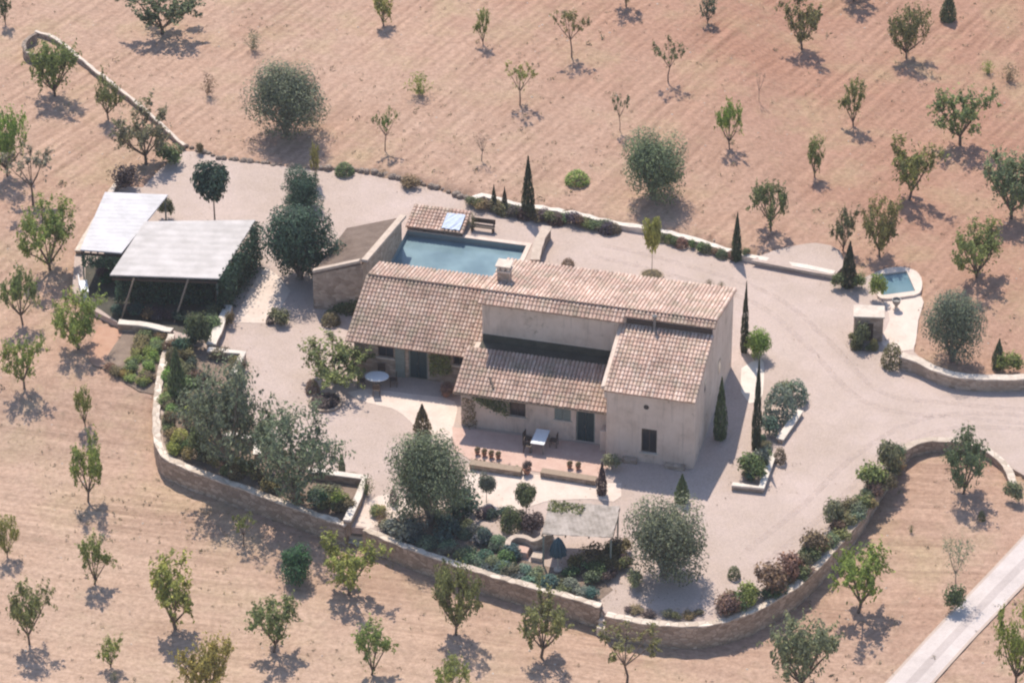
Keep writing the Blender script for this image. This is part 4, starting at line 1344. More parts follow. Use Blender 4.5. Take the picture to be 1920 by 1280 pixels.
# ---- cypresses
def CY(px, base, top, w, label, col='cypress'): return shrub(px, base, top, w, 'cypress', col, label, 'cypress_tree', 'cypress', 'cypresses around the yard')
CY(990, 408, 298, 26, 'tall slim cypress in the hedge behind the pool')
CY(1380, 488, 402, 20, 'narrow cypress at the right end of the white back wall')
CY(1590, 536, 455, 30, 'short dark cypress beside the plunge pool')
CY(1395, 660, 532, 16, 'cypress rising along the back corner of the house')
CY(1417, 842, 672, 18, 'very tall thin cypress among the silvery shrubs right of the house')
CY(1278, 940, 888, 28, 'little cypress in the blue house shade', 'dark')
CY(926, 392, 348, 12, 'small spire cypress, leftmost in the hedge behind the pool')
CY(946, 396, 352, 12, 'small spire cypress, second in the hedge behind the pool')
CY(333, 745, 652, 36, 'broad dark cone shrub by the garden path left of the loose olives', 'dark')
shrub(1350, 822, 708, 26, 'cypress', 'dark', 'dark upright bush against the shaded side wall')
CY(792, 818, 758, 34, 'brownish cone bush at the patio edge in front of the left wing', 'brown')
CY(1777, 38, -12, 32, 'small dark conical bush at the top edge, upper right', 'dark')
CY(1128, 926, 866, 20, 'slender dark bush at the end of the terrace wall', 'purple')

# ---- shrubs one by one
SH = [
 (318, 305, 262, 60, 'loose', 'dark', 'dark green bush beside the pale almond at the terrace wall'),
 (237, 352, 302, 52, 'loose1', 'purple', 'very dark bush just behind the white carport roof'),
 (312, 408, 362, 32, 'loose', 'dark', 'upright green shrub at the right edge of the white carport roof'),
 (524, 606, 572, 46, 'loose', 'dark', 'low dark bush at the foot of the bright ramp'),
 (506, 606, 590, 16, 'dome', 'purple', 'tiny dark ball plant at the foot of the bright ramp'),
 (620, 606, 582, 38, 'dome', 'brown', 'round olive-brown clipped bush before the stone outbuilding'),
 (432, 612, 578, 20, 'loose1', 'brown', 'brownish shrub at the right foot of the straight white-topped wall'),
 (374, 650, 570, 50, 'loose', 'dark', 'tall dark shrub between the carport and the straight white-topped wall'),
 (586, 736, 708, 28, 'dome', 'red', 'reddish-brown ball shrub next to the dark round bed'),
 (688, 928, 885, 34, 'spiky', 'dark', 'dark spiky plant beside the white wall at the steps'),
 (738, 944, 912, 16, 'dome', 'purple', 'small purple-brown potted-looking bush near the front olive'),
 (641, 884, 850, 14, 'cypress', 'dark', 'small pointed plant on the wall of the sunken bed'),
 (340, 838, 800, 42, 'dome', 'yellow', 'yellow-green ball shrub inside the left curve of the boundary wall'),
 (325, 852, 824, 34, 'loose', 'bright', 'low green shrub at the inner foot of the left boundary wall'),
 (318, 800, 764, 28, 'loose1', 'brown', 'brown-green shrub along the garden path'),
 (326, 700, 640, 36, 'loose', 'brown', 'brownish shrub at the top of the garden path'),
 (372, 860, 790, 44, 'loose1', 'dark', 'dark shrub in front of the left loose olive'),
 (436, 780, 730, 60, 'loose', 'brown', 'brown undergrowth between the loose olives'),
 (610, 930, 900, 60, 'loose', 'dark', 'dark shrub filling the sunken bed'),
 (640, 950, 915, 40, 'loose1', 'bright', 'green shrub in the corner of the sunken bed'),
 (868, 960, 908, 84, 'loose', 'carob', 'dark shrub mass right of the front olive trunk'),
 (760, 1000, 955, 80, 'loose1', 'silver', 'silvery lavender clump below the front olive'),
 (838, 1008, 968, 64, 'loose', 'teal', 'blue-green shrub behind the straight front wall'),
 (908, 1018, 985, 34, 'dome', 'teal', 'teal ball shrub in the front bed'),
 (958, 992, 944, 42, 'dome', 'dark', 'dark ball shrub between the two little ball-headed trees'),
 (1000, 1000, 955, 46, 'loose1', 'purple', 'dark shrub in the shade left of the cane pergola'),
 (1065, 500, 482, 26, 'dome', 'red', 'brown ball shrub by the right end of the pool wall'),
 (1330, 536, 522, 20, 'spiky', 'brown', 'small brown plant above the back roof edge, left one'),
 (1352, 540, 526, 16, 'spiky', 'brown', 'small brown plant above the back roof edge, right one'),
 (646, 326, 302, 38, 'dome', 'dark', 'green mound on the edging stones'),
 (375, 288, 264, 20, 'loose', 'brown', 'small weed at the left end of the edging stones'),
 (772, 350, 326, 44, 'loose1', 'brown', 'brown low bush on the edging stones'),
 (886, 432, 398, 26, 'spiky', 'brown', 'thin spiky plant beside the dark bench'),
 (1574, 540, 505, 34, 'loose', 'dark', 'dark bush left of the short cypress by the plunge pool'),
 (1612, 540, 508, 34, 'loose1', 'dark', 'dark bush right of the short cypress by the plunge pool'),
 (1644, 562, 500, 34, 'loose', 'bright', 'green shrub overhanging the left end of the plunge pool'),
 (1672, 686, 640, 44, 'dome', 'brown', 'olive-brown clipped ball in the mouth of the paved walk'),
 (1733, 698, 672, 28, 'dome', 'brown', 'smaller brown ball bush at the foot of the big right olive'),
 (1892, 698, 650, 50, 'loose', 'bright', 'bright green shrub on the right wall at the edge'),
 (1870, 690, 636, 24, 'cypress', 'dark', 'upright green shrub on the right wall'),
 (1462, 782, 716, 64, 'dome', 'silver', 'large silvery dome shrub right of the very tall cypress'),
 (1492, 752, 708, 48, 'dome', 'silver', 'smaller silvery dome shrub nearest the gravel drive'),
 (1470, 742, 706, 40, 'loose', 'grey', 'grey shrub behind the silvery domes'),
 (1440, 815, 772, 46, 'loose1', 'teal', 'blue-green shrub below the silvery domes'),
 (1408, 895, 838, 62, 'loose', 'dark', 'dark shrub in the white-edged corner bed'),
 (1428, 870, 835, 36, 'loose1', 'silver', 'grey shrub in the white-edged corner bed'),
 (1462, 866, 836, 26, 'dome', 'brown', 'clipped brown ball at the drive end of the corner bed'),
 (1664, 888, 808, 52, 'loose', 'grey', 'grey-green open bush at the bend of the curving wall'),
 (1630, 920, 858, 62, 'loose1', 'almond', 'green bush inside the curving wall, next below the bend'),
 (1590, 965, 925, 44, 'loose', 'brown', 'brownish bush inside the curving wall'),
 (1560, 985, 922, 48, 'loose', 'grey', 'pale grey bush inside the curving wall'),
 (1525, 1042, 985, 62, 'loose1', 'red', 'reddish oleander bush inside the curving wall, the upper one'),
 (1480, 1082, 1025, 64, 'loose', 'red', 'reddish oleander bush inside the curving wall, the middle one'),
 (1440, 1112, 1042, 72, 'loose1', 'red', 'broad reddish oleander inside the curving wall, the lower one'),
 (1402, 1135, 1080, 52, 'loose', 'bright', 'green bush between the reddish oleanders'),
 (1362, 1150, 1100, 54, 'loose1', 'red', 'low reddish bush at the lowest bend of the curving wall'),
 (1376, 1082, 1058, 26, 'dome', 'dark', 'small dark round plant alone on the gravel, lower right'),
 (1708, 998, 982, 14, 'spiky', 'dark', 'dark weed tuft in the field inside the track bend'),
 (1900, 940, 892, 40, 'loose', 'grey', 'grey bush at the end of the curving wall, right edge'),
 (1790, 1142, 1085, 46, 'loose1', 'dark', 'dark bush at the foot of the pale wispy almond'),
 (1082, 342, 316, 48, 'dome', 'bright', 'flat bright green bush in the field left of the rounded olive'),
 (786, 178, 132, 56, 'spiky', 'bright', 'green sprouting stump in the back field'),
 (1852, 138, 112, 30, 'spiky', 'bright', 'pale green grass tuft in the upper right field'),
 (1892, 152, 118, 44, 'spiky', 'dry', 'dry grey weed beside the pale grass tuft'),
 (476, 95, 55, 36, 'spiky', 'pale', 'faint green weed left of the lone round olive'),
 (392, 180, 138, 34, 'spiky', 'dry', 'dry weed on the slope right of the terrace wall'),
 (1840, 975, 955, 16, 'dome', 'dark', 'tiny dark weed near the right end of the track'),
 (840, 745, 712, 30, 'loose', 'red', 'reddish potted plant in the shade before the left wing'),
 (1145, 880, 842, 36, 'loose', 'grey', 'grey-green bush at the corner of the terrace and the tall wing'),
 (1160, 1040, 1000, 56, 'loose', 'brown', 'brown-green bush under the right end of the cane pergola'),
 (1110, 1055, 1012, 60, 'loose1', 'brown', 'dark brown-green bush below the cane pergola'),
 (1190, 1100, 1060, 40, 'loose', 'pale', 'pale bush beside the big silvery olive'),
 (215, 1275, 1255, 20, 'spiky', 'pale', 'tiny weed at the bottom edge, lower left'),
]
for s in SH: shrub(*s)

# repeats that nothing tells apart
def row(pix, n, wr, hr, tpls, cols, label, group, jit=0.15, seed=1):
    rnd = random.Random(seed)
    pts = spline([P(*p) for p in pix], 0.2)
    for i in range(n):
        p = pts[int((i + .5) / n * (len(pts) - 1))] + Vector((rnd.uniform(-jit, jit), rnd.uniform(-jit, jit), 0))
        kind = 'vegetable' if 'vegetable' in group else 'hedge plant' if 'hedge' in group else 'small plant' if group.startswith('plants') else 'shrub'
        o = bpy.data.objects.new(kind.replace(' ', '_'), B[rnd.choice(tpls)]); COL.objects.link(o)
        o.location = p; o.rotation_euler = (0, 0, rnd.uniform(0, 6.28))
        wd = rnd.uniform(*wr); o.scale = (wd, wd, rnd.uniform(*hr))
        o.color = (*tuple(k * rnd.uniform(.8, 1.2) for k in LEAF[rnd.choice(cols)]), 1)
        tag(o, label, kind, group)
row([(888, 388), (960, 404), (1060, 418), (1150, 436)], 26, (.9, 1.3), (.6, 1.05), ['loose', 'dome', 'loose1'], ['brown', 'purple', 'dark'], 'low dark shrub in the hedge row below the white wall behind the pool', 'hedge behind the pool')
row([(1240, 452), (1300, 466), (1388, 490)], 11, (.6, .9), (.45, .75), ['dome', 'loose'], ['brown', 'red', 'dark'], 'low brown shrub in the short row before the white back wall near its end', 'hedge by the back wall')
row([(735, 992), (800, 1018), (880, 1046), (960, 1072), (1050, 1098), (1112, 1118)], 34, (.9, 1.5), (.4, .8), ['loose', 'loose1', 'dome'], ['silver', 'teal', 'grey', 'dark'], 'silvery green low shrub along the inside of the straight front wall', 'shrubs inside the front wall', .3, 3)
row([(1180, 1140), (1250, 1158), (1320, 1150)], 7, (.6, 1.1), (.3, .5), ['loose', 'loose1'], ['brown', 'grey', 'purple'], 'low grey-brown shrub under the big silvery olive along the wall', 'shrubs under the silvery olive', .3, 4)
row([(1690, 862), (1655, 905), (1610, 965), (1560, 1020), (1500, 1076), (1430, 1120), (1350, 1148)], 30, (1.0, 1.6), (.7, 1.3), ['loose', 'loose1'], ['red', 'almond', 'grey', 'brown', 'dark'], 'mixed grey-green and reddish shrub in the hedge inside the curving wall', 'hedge inside the curving wall', .3, 21)
row([(330, 650), (322, 720), (320, 790), (345, 850), (440, 898)], 22, (.8, 1.3), (.5, 1.0), ['loose', 'loose1', 'dome'], ['brown', 'almond', 'dark', 'bright'], 'mixed low shrub along the inner side of the left boundary wall', 'shrubs inside the left wall', .3, 22)
row([(352, 650), (362, 720), (372, 800), (430, 870), (540, 930), (640, 965)], 34, (1.0, 1.6), (.6, 1.3), ['loose', 'loose1'], ['dark', 'brown', 'carob', 'almond'], 'dark undergrowth shrub in the left bed beneath the loose olives', 'undergrowth of the left bed', .5, 23)
row([(400, 668), (440, 690), (450, 720), (420, 745)], 8, (.9, 1.4), (.5, .9), ['loose', 'loose1'], ['brown', 'dark'], 'brown shrub in the corner of the angled white-topped wall', 'shrubs in the wall corner', .3, 24)
row([(820, 980), (890, 1005), (940, 1030), (960, 1055)], 18, (.9, 1.4), (.5, .9), ['loose', 'loose1', 'dome'], ['teal', 'silver', 'grey', 'dark'], 'blue-green shrub in the middle of the front garden bed', 'shrubs of the front bed', .35, 25)
row([(905, 965), (940, 975), (1005, 985)], 9, (.7, 1.1), (.5, .9), ['loose', 'loose1', 'dome'], ['dark', 'purple', 'carob'], 'dark shrub under and around the little ball-headed trees', 'shrubs by the ball-headed trees', .3, 29)
row([(700, 960), (730, 985), (700, 990)], 6, (.6, 1.0), (.4, .7), ['loose', 'spiky'], ['almond', 'brown', 'yellow'], 'yellowish green plant beside the top of the white steps', 'plants by the white steps', .25, 30)
row([(1065, 1075), (1110, 1060), (1130, 1090), (1150, 1040), (1170, 1070)], 22, (.9, 1.4), (.6, 1.1), ['loose', 'loose1'], ['brown', 'grey', 'purple', 'dark'], 'brownish shrub between the cane pergola and the big silvery olive', 'shrubs right of the pergola', .35, 26)
row([(1400, 905), (1425, 880), (1440, 850), (1420, 830)], 9, (.7, 1.1), (.5, .9), ['loose', 'loose1'], ['dark', 'teal', 'brown'], 'small mixed shrub filling the white-edged corner bed', 'shrubs of the corner bed', .2, 27)
row([(892, 870), (935, 877), (972, 882)], 9, (.3, .4), (.35, .55), ['dome', 'spiky'], ['dark', 'purple'], 'small dark plant on the left terrace wall', 'plants on the left terrace wall', .05, 5)
row([(1025, 887), (1070, 895), (1112, 903)], 9, (.3, .42), (.25, .4), ['dome', 'loose'], ['brown', 'dark'], 'small brown plant along the foot of the right terrace wall', 'plants along the right terrace wall', .05, 6)
row([(245, 700), (262, 660), (278, 632)], 12, (.8, 1.2), (.45, .8), ['loose', 'loose1'], ['bright', 'brown', 'dark'], 'leafy vegetable plant in the narrow left garden bed', 'vegetables in the left bed', .15, 7)
row([(268, 725), (283, 680), (300, 636)], 14, (.8, 1.2), (.45, .8), ['loose', 'loose1'], ['bright', 'brown', 'dark'], 'leafy vegetable plant in the garden bed beside the path', 'vegetables beside the path', .15, 8)
row([(205, 690), (225, 705), (250, 720)], 4, (.8, 1.1), (.4, .6), ['loose', 'loose1'], ['yellow', 'brown'], 'low yellowish plant below the vegetable beds', 'plants below the vegetable beds', .2, 9)
row([(1598, 640), (1612, 655), (1640, 652)], 6, (.6, .8), (.5, .8), ['loose', 'dome'], ['brown', 'dark'], 'brown shrub at the foot of the small square stone block', 'shrubs round the stone block', .15, 10)
row([(455, 500), (430, 545), (405, 595), (385, 630)], 14, (1.0, 1.5), (.8, 1.4), ['loose', 'loose1'], ['carob', 'dark', 'brown'], 'dark hedge shrub along the right side of the carport yard', 'hedge beside the carport', .2, 11)
row([(228, 588), (290, 596), (370, 604)], 12, (.8, 1.3), (.5, 1.0), ['loose', 'loose1'], ['carob', 'purple', 'brown'], 'low dark plant between the slanted poles of the wide carport', 'plants before the carport', .3, 28)
row([(190, 520), (250, 535), (330, 545), (400, 560)], 10, (1.2, 1.8), (.8, 1.4), ['loose', 'loose1'], ['carob', 'purple', 'dark'], 'dark shrub in the shade under the front of the carport', 'shrubs under the carport', .3, 12)

# climbing plants: flat masses of leaves over a surface
def climber(label, pts, thick, n, lsize, col, seed=1, name='climbing_plant'):
    rnd = random.Random(seed)
    c = sum((Vector(p) for p in pts), Vector()) / len(pts)
    v, f = [], []
    P4 = [Vector(p) - c for p in pts]
    nrm = (P4[1] - P4[0]).cross(P4[3] - P4[0]).normalized()
    if nrm.y > 0 and abs(nrm.z) < .5: nrm = -nrm
    for _ in range(n):
        a, b = rnd.random(), rnd.random()
        q = P4[0].lerp(P4[1], a).lerp(P4[3].lerp(P4[2], a), b)
        q = q + nrm * (abs(rnd.gauss(0, .5)) * thick) + rvec(rnd) * .08
        leaf_quad(v, f, q, nrm + rvec(rnd) * .9 + Vector((0, 0, .3)), lsize * rnd.uniform(.6, 1.3), .6, rnd)
    o = bpy.data.objects.new(name, mesh_of('climbing_plant', v, f, M['leaf'])); COL.objects.link(o)
    o.location = c; o.color = (*LEAF[col], 1)
    return tag(o, label, 'climbing plant')
climber('green climber on the wall between the door and window of the left wing', [HW(17.6, 5.35, 0.6), HW(16.3, 5.35, 0.9), HW(16.3, 5.35, 2.5), HW(17.7, 5.35, 2.5)], .35, 900, .07, 'almond', 1)
climber('green climber hanging under the eave of the low middle wing', [HW(13.4, 1.1, 2.0), HW(11.6, 1.1, 1.2), HW(11.5, 1.1, 2.6), HW(14.0, 1.1, 2.6)], .35, 900, .07, 'dark', 2)
climber('thin climber on the left end of the shaded terrace wall', [HW(14.5, 1.15, 0.1), HW(13.6, 1.15, 0.1), HW(13.7, 1.15, 1.9), HW(14.5, 1.15, 2.3)], .2, 350, .06, 'brown', 3)
climber('dark vine curtain along the right side of the wide carport', [G(478, 413, 2.88), G(408, 521, 2.78), G(405, 592, 0.1), G(480, 490, 0.1)], .7, 5200, .10, 'carob', 4)
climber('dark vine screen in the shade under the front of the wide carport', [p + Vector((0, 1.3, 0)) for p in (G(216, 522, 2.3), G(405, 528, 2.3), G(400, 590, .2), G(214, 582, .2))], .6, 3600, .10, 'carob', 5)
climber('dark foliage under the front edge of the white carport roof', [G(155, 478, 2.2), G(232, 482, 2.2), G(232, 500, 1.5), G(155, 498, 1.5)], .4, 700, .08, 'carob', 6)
climber('green vine lying on the upper left corner of the cane pergola', [G(1032, 934, 2.45), G(1098, 946, 2.45), G(1090, 962, 2.45), G(1028, 955, 2.45)], .2, 600, .07, 'almond', 7)
climber('ivy on the foot of the shaded outbuilding wall', [HW(26.2, 11.5, 0.0), HW(23.2, 11.5, 0.0), HW(23.4, 11.5, 1.4), HW(25.2, 11.5, 0.8)], .3, 600, .08, 'dark', 8)

# ---------------------------------------------------------------- beds, planters, furniture
def ring_bed(px, py, w, label, col, hgt=.35):
    p = P(px, py); r = w / scale_at(p) / 2
    t = thing('round_bed', label, 'flower bed', p)
    mb = MB(); n = 28
    prof = [(r, -.05), (r, .16), (r - .14, .16), (r - .14, .05)]
    mb.lathe(prof, n); mb.build('stone_ring', M['rubble'], t)
    mb = MB(); mb.lathe([(r - .145, 0.0), (r - .145, .11), (.02, .14)], n); mb.build('soil', M['soil'], t)
    o = bpy.data.objects.new('planting', B['dome']); COL.objects.link(o); o.parent = t
    o.location = (0, 0, .1); o.scale = (r * 1.7, r * 1.7, hgt); o.color = (*LEAF[col], 1)
ring_bed(610, 756, 64, 'round stone-edged bed of dark purple plants on the gravel left of the patio', 'purple')
ring_bed(1222, 519, 46, 'round bed at the foot of the thin tall-stemmed tree behind the house', 'brown', .2)

def stone_hut():
    p = P(1627, 640)
    t = thing('pump_hut', 'small square stone block with pale top below the plunge pool', 'pump house', p, R(-4))
    mb = MB(); mb.box(-.9, .9, 0, 1.25, -.1, 1.75); mb.build('masonry', M['rubble'], t, bevel=.03)
    mb = MB(); mb.box(-.98, .98, -.07, 1.32, 1.753, 1.86); mb.build('cap_slab', M['cap'], t, bevel=.02)
    mb = MB(); mb.box(-.35, .3, -.035, -.004, .1, 1.35); mb.build('hatch', M['darkwood'], t)
stone_hut()
shrub(1614, 650, 596, 40, 'loose', 'dark', 'dark green shrub growing against the small square stone block')
def round_table(px, py, label):
    p = P(px, py)
    t = thing('garden_table', label, 'table', p)
    mb = MB(); mb.lathe([(.62, .70), (.64, .72), (.64, .75), (.60, .765)], 24, 0, 0, 1.15, .9); mb.build('tabletop', M['whitecloth'], t)
    mb = MB(); mb.tube([(0, 0, 0), (0, 0, .699)], .05, 8); mb.lathe([(.28, 0), (.28, .03), (.06, .06)], 16); mb.build('pedestal', M['metal'], t)
    return p
pt = round_table(707, 724, 'white round garden table in the shade before the left wing')

def chair(p, rz, label, group, mat='darkwood'):
    t = thing('garden_chair', label, 'chair', p, rz, group)
    mb = MB(); mb.box(-.23, .23, -.22, .22, .42, .46); mb.build('seat', M[mat], t, bevel=.01)
    mb = MB(); mb.box(-.23, .23, .20, .24, .52, .9)
    mb.build('backrest', M[mat], t, bevel=.01)
    for x in (-.2, .2):
        mb = MB(); mb.box(x - .02, x + .02, -.2, -.16, 0, .418); mb.build('leg', M[mat], t)
        mb = MB(); mb.box(x - .02, x + .02, .2, .24, 0, .518); mb.build('leg', M[mat], t)
for (dx, dy, rz, lb) in ((0.25, 0.95, 0, 'dark garden chair behind the white round table'), (1.0, 0.1, -R(90), 'dark garden chair right of the white round table'),
                         (-0.95, 0.0, R(90), 'dark garden chair left of the white round table'), (0.0, -0.95, R(180), 'dark garden chair in front of the white round table')):
    chair(pt + Vector((dx, dy, 0)), rz, lb, 'chairs at the round table')

def rect_table(px, py, label, rz):
    p = P(px, py)
    t = thing('garden_table', label, 'table', p + Vector((0, 0, .025)), rz)
    mb = MB(); mb.box(-.42, .42, -.8, .8, .70, .75); mb.build('tabletop', M['whitecloth'], t, bevel=.01)
    for x in (-.36, .36):
        for y in (-.72, .72):
            mb = MB(); mb.box(x - .03, x + .03, y - .03, y + .03, 0, .698); mb.build('leg', M['metal'], t)
    return p
pt2 = rect_table(1013, 838, 'white rectangular table on the shaded red terrace', -HA)
for i, (dx, dy, rz, lb) in enumerate(((-.75, .3, R(80), 'dark chair left of the white rectangular table, the farther one'), (-.75, -.45, R(95), 'dark chair left of the white rectangular table, the nearer one'),
                       (.8, .1, R(-90), 'dark chair right of the white rectangular table'))):
    chair(pt2 + Vector((dx, dy, .025)), rz - HA, lb, 'chairs on the red terrace')

def pot(px, py, r, label, col, group=None, tpl='loose', h=.5):
    p = P(px, py)
    t = thing('potted_plant', label, 'potted plant', p + Vector((0, 0, .03)), 0, group)
    mb = MB(); mb.lathe([(r * .65, 0), (r * .95, r * 1.1), (r * 1.05, r * 1.12), (r * 1.05, r * 1.35), (r * .9, r * 1.35), (r * .85, r * 1.2)], 14); mb.build('pot', M['pot'], t)
    o = bpy.data.objects.new('foliage', B[tpl]); COL.objects.link(o); o.parent = t; o.location = (0, 0, r * 1.2)
    o.scale = (r * 2.6, r * 2.6, h); o.color = (*LEAF[col], 1)
for px, py, lb in ((895, 852, 'leftmost small pot on the sunlit strip of the terrace'), (908, 855, 'second small pot from the left on the sunlit strip of the terrace'),
                   (921, 858, 'third small pot from the left on the sunlit strip of the terrace'), (934, 860, 'fourth small pot from the left on the sunlit strip of the terrace'),
                   (1068, 878, 'small brown pot behind the right terrace wall, left of a pair'), (1084, 880, 'small brown pot behind the right terrace wall, right of a pair')):
    pot(px, py, .16, lb, 'brown', 'pots on the terrace', h=.4)
pot(836, 742, .3, 'large terracotta pot with reddish plant at the corner of the left wing', 'red', h=.7)
pot(944, 800, .2, 'terracotta pot below the climber of the middle wing', 'dark', h=.5)
pot(988, 888, .26, 'tall brown pot at the terrace opening', 'purple', h=.7)
pot(1398, 486, .26, 'square-looking dark pot at the right end of the white back wall', 'dark', h=.55)

def pergola():
    z = 2.35
    q = [G(1032, 938, z), G(1162, 948, z), G(1148, 1006, z), G(1016, 1000, z)]
    c = sum(q, Vector()) / 4; c.z = 0
    t = thing('pergola', 'garden pergola roofed with faded lilac-grey cane matting', 'pergola', c)
    q = [p - c for p in q]
    # the matting sags a little between the beams
    mb = MB(); nx, ny = 14, 10; vs = []
    rnd = random.Random(4)
    for k in (0, 1):
        for j in range(ny + 1):
            for i in range(nx + 1):
                p = q[0].lerp(q[1], i / nx).lerp(q[3].lerp(q[2], i / nx), j / ny)
                vs.append((p.x + rnd.uniform(-.05, .05) * (j in (0, ny) or i in (0, nx)), p.y + rnd.uniform(-.06, .06) * (j in (0, ny)), p.z - .05 * abs(math.sin(i / nx * math.pi * 3)) - k * .03))
    m1 = (nx + 1) * (ny + 1)
    fs = []
    for j in range(ny):
        for i in range(nx):
            a = j * (nx + 1) + i; b = a + 1; cc = a + nx + 2; d = a + nx + 1
            fs.append((d, cc, b, a)); fs.append((a + m1, b + m1, cc + m1, d + m1))
    mb.add(vs, fs); mb.build('matting', M['mat'], t)
    for i in range(4):
        a = q[0].lerp(q[1], i / 3); b = q[3].lerp(q[2], i / 3)
        mb = MB(); mb.bar(a - Vector((0, 0, .16)), b - Vector((0, 0, .16)), .08, .1); mb.build('beam', M['wood'], t)
    for p in q:
        p2 = p * .96
        mb = MB(); mb.bar((p2.x, p2.y, -.1), (p2.x, p2.y, z - .22), .1); mb.build('post', M['greywood'], t)
pergola()

def parasol(px, py, label):
    p = P(px, py)
    t = thing('parasol', label, 'parasol', p, 0)
    mb = MB(); mb.tube([(0, 0, 0), (0, 0, 2.2)], .035, 8); mb.build('pole', M['cap'], t)
    mb = MB(); n = 16; prof = [(.42, 1.05), (.55, 1.2), (.45, 1.6), (.25, 2.05), (.03, 2.32)]
    vs = []
    for r, z in prof:
        for k in range(n):
            a = 2 * math.pi * k / n; rr = r * (1 if k % 2 else .72)
            vs.append((rr * math.cos(a), rr * math.sin(a), z))
    mb.add(vs, [(i * n + k, i * n + (k + 1) % n, (i + 1) * n + (k + 1) % n, (i + 1) * n + k) for i in range(4) for k in range(n)])
    mb.build('canopy', M['tealcloth'], t)
    mb = MB(); mb.lathe([(.25, 0), (.25, .08), (.06, .12)], 14); mb.build('base', M['cap'], t)
parasol(1046, 1068, 'half-closed dark teal parasol on a pale pole below the cane pergola')

def oven():
    p = P(985, 1040)
    t = thing('stone_oven', 'small curved stone barbecue with yellowish walls in the front bed', 'barbecue', p, R(-16))
    mb = MB()
    pts = [(-.95, -.4), (-1.0, 0.1), (-.75, .55), (-.2, .65), (.4, .45), (.9, .7), (1.2, 1.3)]
    sp = spline([(a, b, 0) for a, b in pts], .15)
    ribbon(mb, sp, .26, lambda q: -.1, lambda q: .75 + .45 * sm(.3, 1.2, q.x), .02, 3)
    mb.build('curved_wall', M['rubble'], t)
    mb = MB(); ribbon(mb, sp, .32, lambda q: .754 + .45 * sm(.3, 1.2, q.x), lambda q: .82 + .45 * sm(.3, 1.2, q.x), .01, 4); mb.build('coping', M['tancap'], t)
    mb = MB(); mb.box(-.65, .2, -.35, .35, 0, .42); mb.build('hearth', M['terracotta'], t, bevel=.03)
    mb = MB(); mb.box(.45, 1.1, -.5, .2, 0, .3); mb.build('stone_seat', M['tancap'], t, bevel=.03)
oven()

def white_bench():
    p = G(158, 548, 0.05)
    t = thing('garden_bench', 'white bench at the left end of the carport yard', 'bench', p, R(100))
    mb = MB(); mb.box(-.7, .7, -.25, .25, .42, .48); mb.build('seat', M['whitecloth'], t)
    mb = MB(); mb.box(-.7, .7, .25, .3, .55, .95); mb.build('backrest', M['whitecloth'], t)
    for x in (-.6, .6):
        mb = MB(); mb.box(x - .04, x + .04, -.22, .3, 0, .418); mb.build('leg', M['whitecloth'], t)
white_bench()

def post_lamp():
    p = P(1680, 580)
    t = thing('stone_urn', 'small dark urn on a pale foot on the paved walk', 'urn', p)
    mb = MB(); mb.lathe([(.22, 0), (.22, .08), (.1, .12), (.1, .3)], 14); mb.build('foot', M['cap'], t)
    mb = MB(); mb.lathe([(.1, .302), (.24, .5), (.28, .72), (.3, .76), (.24, .76), (.2, .62)], 14); mb.build('bowl', M['metal'], t)
post_lamp()

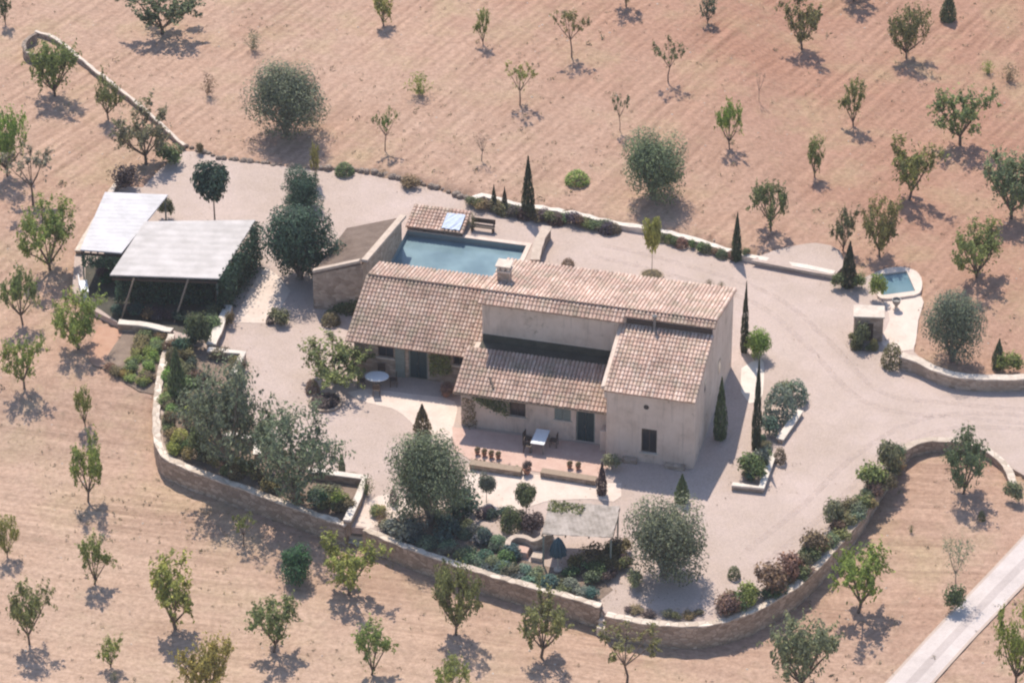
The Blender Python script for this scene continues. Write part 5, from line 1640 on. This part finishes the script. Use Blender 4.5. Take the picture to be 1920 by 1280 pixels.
# ---------------------------------------------------------------- uncountable litter of the fields
def litter():
    rnd = random.Random(21)
    v, f = [], []
    n = 0
    while n < 2600:
        x, y = rnd.uniform(-44, 44), rnd.uniform(-40, 52)
        dens = .5 + .5 * math.sin(x * .33 + 1.3) * math.sin(y * .41 + x * .12)
        near = math.exp(-((x + 3) ** 2 + (y - 21) ** 2) / 40) * 1.2 + math.exp(-((x + 20) ** 2 + (y + 17) ** 2) / 50)
        if rnd.random() > dens * .55 + near: continue
        if inpoly(x, y, YARD): continue
        n += 1
        p0 = Vector((x, y, zfield_raw(x, y)))
        r_ = rnd.uniform(.05, .16) * (1.8 if rnd.random() < .1 else 1)
        for _ in range(rnd.randint(4, 8)):
            d = rvec(rnd); d.z = abs(d.z)
            leaf_quad(v, f, p0 + Vector((d.x * r_, d.y * r_, d.z * r_ * .7)), d + rvec(rnd), r_ * rnd.uniform(.35, .7), .35, rnd)
    o = bpy.data.objects.new('dry_weeds', mesh_of('dry_weeds', v, f, M['leaf'])); COL.objects.link(o)
    o.color = (0.25, 0.215, 0.145, 1); o['kind'] = 'stuff'
    o['label'] = 'dry weeds scattered over the ploughed fields'
    mb = MB()
    for _ in range(900):
        x, y = rnd.uniform(-44, 44), rnd.uniform(-40, 52)
        if inpoly(x, y, YARD): continue
        c = Vector((x, y, zfield_raw(x, y))); r_ = rnd.uniform(.03, .09)
        q = [c + Vector((math.cos(a) * r_ * rnd.uniform(.7, 1.3), math.sin(a) * r_ * rnd.uniform(.7, 1.3), 0)) for a in (0, 1.26, 2.5, 3.77, 5.0)]
        mb.add(q + [c + Vector((0, 0, r_ * .8))], [(i, (i + 1) % 5, 5) for i in range(5)])
    o = mb.build('field_stones', M['cap']); o['kind'] = 'stuff'; o['label'] = 'small pale stones lying in the fields'
    # fallen leaves and twigs on the gravel round the garden trees and shrubs
    v, f = [], []
    spots = [o.location.copy() for o in COL.objects if o.get('category') in ('tree', 'shrub', 'cypress') and inpoly(o.location.x, o.location.y, YARD)]
    for p in spots:
        for _ in range(16):
            a = rnd.uniform(0, 6.28); q = abs(rnd.gauss(0, 1.3))
            x, y = p.x + math.cos(a) * q, p.y + math.sin(a) * q
            uu, vv = to_house(x, y)
            if (-.6 < uu < 23.4 and -.6 < vv < 12.5) or (POOL[0] - .6 < uu < POOL[1] + .6 and POOL[2] < vv < POOL[3] + 2.6) or not inpoly(x, y, YARD): continue
            leaf_quad(v, f, Vector((x, y, .075)), Vector((rnd.uniform(-.3, .3), rnd.uniform(-.3, .3), 1)), rnd.uniform(.025, .07), .55, rnd)
    o = bpy.data.objects.new('fallen_leaves', mesh_of('fallen_leaves', v, f, M['leaf'])); COL.objects.link(o)
    o.color = (0.23, 0.17, 0.11, 1); o['kind'] = 'stuff'; o['label'] = 'fallen leaves and twigs on the gravel'
litter()

# ---------------------------------------------------------------- the summer air between the aircraft and the ground
def haze():
    mb = MB(); mb.box(-1600, 1600, -1600, 1600, -4.5, 150)
    m = bpy.data.materials.new('haze'); m.use_nodes = True
    t = m.node_tree; t.nodes.remove(t.nodes['Principled BSDF'])
    v = t.nodes.new('ShaderNodeVolumePrincipled')
    v.inputs['Color'].default_value = (0.93, 0.89, 0.92, 1); v.inputs['Density'].default_value = 0.00014
    t.links.new(v.outputs[0], t.nodes['Material Output'].inputs['Volume'])
    o = mb.build('haze', m); o['kind'] = 'stuff'
haze()
